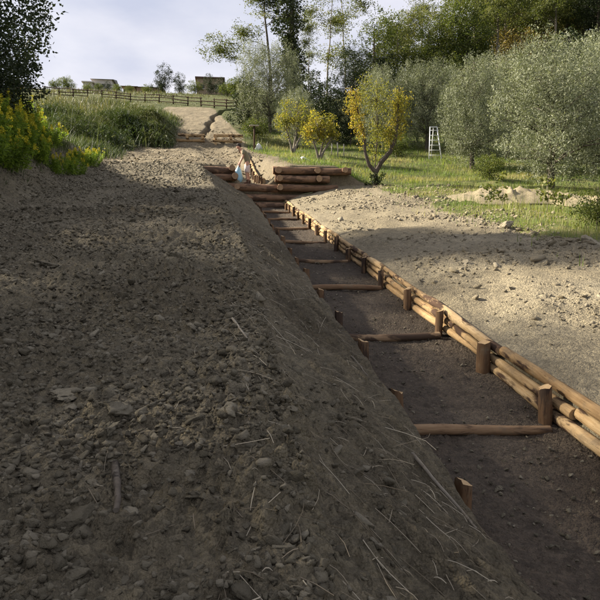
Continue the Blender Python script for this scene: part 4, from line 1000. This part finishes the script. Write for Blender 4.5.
bx_ = col(259, 39.7); tag(obj('white_bag', mesh_np('white_bag', v, f, M['bag'], True), None, (bx_[0], bx_[1], bx_[2]+.17)), 'white plastic bag slumped at the foot of the capped post', 'bag')
v, f = rock_shape(I1, .06, rng), I1[1]
sx_ = col(306, 30.5); tag(obj('white_stone', mesh_np('white_stone', v*np.array([.28, .2, .12]), f, M['bag'], True), None, (sx_[0], sx_[1], sx_[2]+.02)), 'flat white stone in the bright grass below the yellow trees', 'stone')

# ------------------------------------------------------------------ rail fence on the hill
fpx = [(238, 62.5), (228, 63), (216, 64), (203, 65), (190, 66), (176, 67), (162, 68), (148, 69), (134, 70), (120, 71), (106, 72), (92, 73), (78, 74), (64, 75), (50, 76), (36, 77), (22, 78), (8, 79), (-8, 80)]
fp = [Vector(col(p, y)) for p, y in fpx]
fen = thing('rail_fence', 'dark wooden rail fence running down the hillside above the reeds', 'fence', fp[0])
pm_f = MB(); pm_f.tube([(0, 0, -.3), (0, 0, .98)], [.07, .055], 7, 0, 0, .05); pm_f = pm_f.mesh('fence_post', M['fence'])
for i, p in enumerate(fp):
    obj('post', pm_f, fen, p-fp[0], (random.uniform(-.05, .05), random.uniform(-.05, .05), 0))
    if i:
        for h in (.22, .54, .86):
            if random.random() < .12: continue
            h += random.uniform(-.06, .06)
            loc, rot, le = aim(fp[i-1]+Vector((0, -.09, h)), p+Vector((0, -.09, h)))
            obj('rail', log_mesh('rail', le+.2, random.uniform(.04, .065), [M['fence'], M['fence']], .02, 7), fen, loc-fp[0], rot)

# ------------------------------------------------------------------ houses on the skyline
M['stucco'] = plain('pale_stucco', (.46, .43, .40), .9, .12, 1.2)
M['stone'] = plain('brown_stone', (.28, .215, .15), .95, .35, 2.0)
M['ochre'] = plain('ochre_plaster', (.36, .27, .13), .9, .15, 1.0)
M['brown'] = plain('brown_plaster', (.24, .16, .115), .9, .2, 1.0)
M['rooftile'] = plain('roof_tile', (.13, .085, .07), .9, .3, 4)
M['greyroof'] = plain('grey_roof', (.22, .21, .22), .9, .2, 4)
M['glass'] = plain('dark_glass', (.03, .033, .04), .2, .1, 2)
def house(name, label, pxa, pxb, py_top, py_bot, y, depth, wallm, roofm, wins, kind='flat', door=None):
    xa, xb = px_x(pxa, y), px_x(pxb, y); xm = (xa+xb)/2; W_ = xb-xa
    zt_ = zat(py_top, xm, y); g = ground(xm, y); zb_ = min(zat(py_bot, xm, y), g)-1.5; H = zt_-zb_
    t = thing(name, label, 'building', (xm, y, zb_))
    def prt(nm, c, d, mat, par=t):
        mb = MB(); mb.box(c, d); return obj(nm, mb.mesh(nm, M[mat]), par)
    wl_ = prt('wall', (0, depth/2, H/2), (W_, depth, H), wallm)
    if kind == 'flat': prt('roof', (0, depth/2, H+.1), (W_+.5, depth+.5, .2), roofm)
    else:
        mb = MB(); e = .35; rise = kind
        vs = [(-W_/2-e, -e, H), (W_/2+e, -e, H), (W_/2+e, depth+e, H+.1), (-W_/2-e, depth+e, H+.1), (-W_/2-e, depth/2, H+rise), (W_/2+e, depth/2, H+rise)]
        mb.add(vs, [(0, 1, 5, 4), (2, 3, 4, 5), (0, 4, 3), (1, 2, 5), (3, 2, 1, 0)]); obj('roof', mb.mesh('roof', M[roofm]), t)
    for (u, z, ww, hh) in wins:
        wn = prt('window', (W_*u, -.02, H-z), (ww, .1, hh), 'glass')
        prt('sill', (W_*u, -.08, H-z-hh/2-.06), (ww+.2, .22, .1), 'stucco', wn)
    return t, W_, H
house('pale_house', 'pale grey-roofed house on the left skyline', 97, 116, 79.5, 92, 118, 7, 'stucco', 'greyroof', [(-.25, 1.1, .5, .6), (.05, 1.1, .5, .6), (.32, 1.1, .5, .6)], .9)
house('pale_annex', 'low white annex on the left side of the pale house', 88, 97, 82.5, 92, 117, 6, 'stucco', 'stucco', [(0, .9, .45, .5)])
house('ochre_shed', 'narrow ochre-walled end of the long shed', 127, 139.5, 86.5, 100, 108, 6, 'ochre', 'rooftile', [(-.3, .8, .6, .6)], .35)
house('long_shed', 'long low brown shed with dark tiled roof', 140, 164, 87.5, 102, 107, 6, 'brown', 'rooftile', [(-.3, .9, .5, .5), (.3, .9, .5, .5)], .35)
house('stone_house', 'square brown stone house with flat dark roof above the bare slope', 199, 225, 78.5, 100, 100, 8, 'stone', 'rooftile', [(-.28, 1.3, .5, .7), (.25, 1.4, .5, .7)])
house('stone_annex', 'lower stone annex right of the square stone house', 225.5, 246, 86, 102, 99, 6, 'stone', 'rooftile', [(.0, .9, .8, .7)])

# ------------------------------------------------------------------ the person with the blue sack
M['skin'] = plain('skin', (.48, .27, .19), .55, .06, 6)
M['shirt'] = plain('khaki_cloth', (.20, .175, .11), .9, .15, 12)
M['shorts'] = plain('pale_cloth', (.56, .46, .42), .9, .12, 12)
M['hair'] = plain('dark_hair', (.03, .022, .018), .6, .2, 30)
M['boot'] = plain('boot_leather', (.10, .055, .035), .7, .2, 12)
M['sack'] = plain('blue_plastic', (.30, .50, .60), .45, .15, 7)
def skin_obj(name, verts, edges, radii, mat, parent, sub=2):
    me = bpy.data.meshes.new(name); me.from_pydata(verts, edges, []); me.materials.append(mat)
    o = obj(name, me, parent)
    s = o.modifiers.new('skin', 'SKIN'); s.use_smooth_shade = True
    for i, q in enumerate(me.skin_vertices[0].data):
        q.radius = (radii[i], radii[i]) if not isinstance(radii[i], tuple) else radii[i]; q.use_root = (i == 0)
    sb = o.modifiers.new('sub', 'SUBSURF'); sb.levels = sub; sb.render_levels = sub
    return o
pxp, pyp = 246.5, 26.6
gx_, gy_, gz_ = px_x(pxp, pyp), pyp, 0
gz_ = ground(gx_, gy_)
per = thing('person', 'person in khaki shirt and pale shorts stooping behind the dam notch', 'person', (gx_, gy_, gz_), 0)
# faces -x; y is the body's width. pelvis first.
BV = [(.06, 0, .90), (.05, 0, 1.08), (-.04, 0, 1.28), (-.13, 0, 1.42), (-.20, 0, 1.48), (-.27, 0, 1.545), (-.315, 0, 1.60), (-.33, 0, 1.66),
      (.06, -.10, .86), (.02, -.12, .48), (.06, -.12, .09), (-.10, -.13, .04),
      (.07, .10, .86), (.10, .12, .48), (.17, .12, .09), (.02, .13, .04),
      (-.10, -.19, 1.40), (-.13, -.24, 1.14), (-.24, -.22, .92), (-.27, -.21, .84),
      (-.10, .19, 1.40), (-.16, .23, 1.15), (-.28, .18, .95), (-.31, .17, .87),
      (-.395, 0, 1.585)]
BE = [(0, 1), (1, 2), (2, 3), (3, 4), (4, 5), (5, 6), (6, 7), (0, 8), (8, 9), (9, 10), (10, 11), (0, 12), (12, 13), (13, 14), (14, 15), (3, 16), (16, 17), (17, 18), (18, 19), (3, 20), (20, 21), (21, 22), (22, 23), (6, 24)]
BR = [.125, .115, .135, .12, .058, .07, .095, .07, .088, .062, .04, .035, .088, .062, .04, .035, .06, .045, .034, .036, .06, .045, .034, .036, .022]
fing = []
for hi_, sgn in ((19, -1), (23, 1)):
    hx, hy, hz = BV[hi_]
    for k, (dx, ln_) in enumerate([(-.025, .075), (-.008, .085), (.010, .08), (.026, .065)]):
        b_ = len(BV); BV += [(hx+dx, hy, hz-.05), (hx+dx-.008, hy-sgn*.012, hz-.05-ln_*.6), (hx+dx-.004, hy-sgn*.035, hz-.05-ln_)]; BR += [.010, .009, .008]; BE += [(hi_, b_), (b_, b_+1), (b_+1, b_+2)]
    b_ = len(BV); BV += [(hx-.045, hy-sgn*.02, hz-.02), (hx-.055, hy-sgn*.035, hz-.065)]; BR += [.011, .009]; BE += [(hi_, b_), (b_, b_+1)]
body = skin_obj('body', BV, BE, BR, M['skin'], per)
skin_obj('shirt', [(.06, 0, .86), (.055, 0, 1.04), (-.04, 0, 1.28), (-.12, 0, 1.41), (-.10, -.17, 1.40), (-.12, -.235, 1.22), (-.10, .17, 1.40), (-.14, .225, 1.23), (-.165, 0, 1.45)],
         [(0, 1), (1, 2), (2, 3), (3, 4), (4, 5), (3, 6), (6, 7), (3, 8)], [.168, .155, .165, .145, .085, .068, .085, .068, .075], M['shirt'], per)
skin_obj('shorts', [(.06, 0, .93), (.06, 0, .85), (.06, -.10, .78), (.03, -.12, .46), (.07, .10, .78), (.10, .12, .46)], [(0, 1), (1, 2), (2, 3), (1, 4), (4, 5)], [.15, .15, .125, .115, .125, .115], M['shorts'], per)
for s_, (fx, fy) in ((-1, (.03, -.12)), (1, (.14, .12))):
    skin_obj('boot', [(fx+.03, fy, .22), (fx+.03, fy, .07), (fx-.06, fy, .05), (fx-.14, fy, .045)], [(0, 1), (1, 2), (2, 3)], [.055, .055, .05, .042], M['boot'], per)
hv = I2[0].copy()*np.array([.112, .098, .105])+np.array([-.295, 0, 1.66]); 
kf = [q for q in I2[1] if (hv[q].mean(0)[2] > 1.615 and not (hv[q].mean(0)[0] < -.345 and hv[q].mean(0)[2] < 1.70))]
hr = obj('hair', mesh_np('hair', hv, np.array(kf), M['hair'], True), per)
for s_ in (-1, 1):
    v0 = I1[0]*np.array([.012, .014, .010])+np.array([-.392, s_*.035, 1.625]); obj('eye', mesh_np('eye', v0, I1[1], M['hair'], True), per)
    v0 = I1[0]*np.array([.022, .012, .032])+np.array([-.305, s_*.093, 1.605]); obj('ear', mesh_np('ear', v0, I1[1], M['skin'], True), per)
v0 = I1[0]*np.array([.010, .030, .006])+np.array([-.388, 0, 1.545]); obj('mouth', mesh_np('mouth', v0, I1[1], M['boot'], True), per)
# sack held in the hand
r = np.random.default_rng(9); mb = MB(); ring = []; ns = 14; lv = [(.02, .03), (.10, .045), (.20, .10), (.38, .17), (.58, .20), (.74, .18), (.80, .10)]
vs = []
for dz, rad in lv:
    for k in range(ns):
        a_ = 2*PI*k/ns; q = rad*(1+.14*r.normal()*(.3+min(1, dz*2))); vs.append((math.cos(a_)*q*1.05-.12*dz, math.sin(a_)*q*.7, -dz+.02*r.normal()*(dz > .1)))
fs = [(i*ns+k, i*ns+(k+1) % ns, (i+1)*ns+(k+1) % ns, (i+1)*ns+k) for i in range(len(lv)-1) for k in range(ns)]
mb.add(vs, fs, 0, True); mb.add(vs[-ns:], [tuple(range(ns))], 0, True)
mb.add(vs[:ns], [tuple(range(ns))], 0, True)
tag(obj('blue_sack', mb.mesh('blue_sack', M['sack']), None, (gx_-.30, gy_-.06, gz_+.84)), 'light blue plastic sack hanging from the stooping person\'s hand', 'sack')
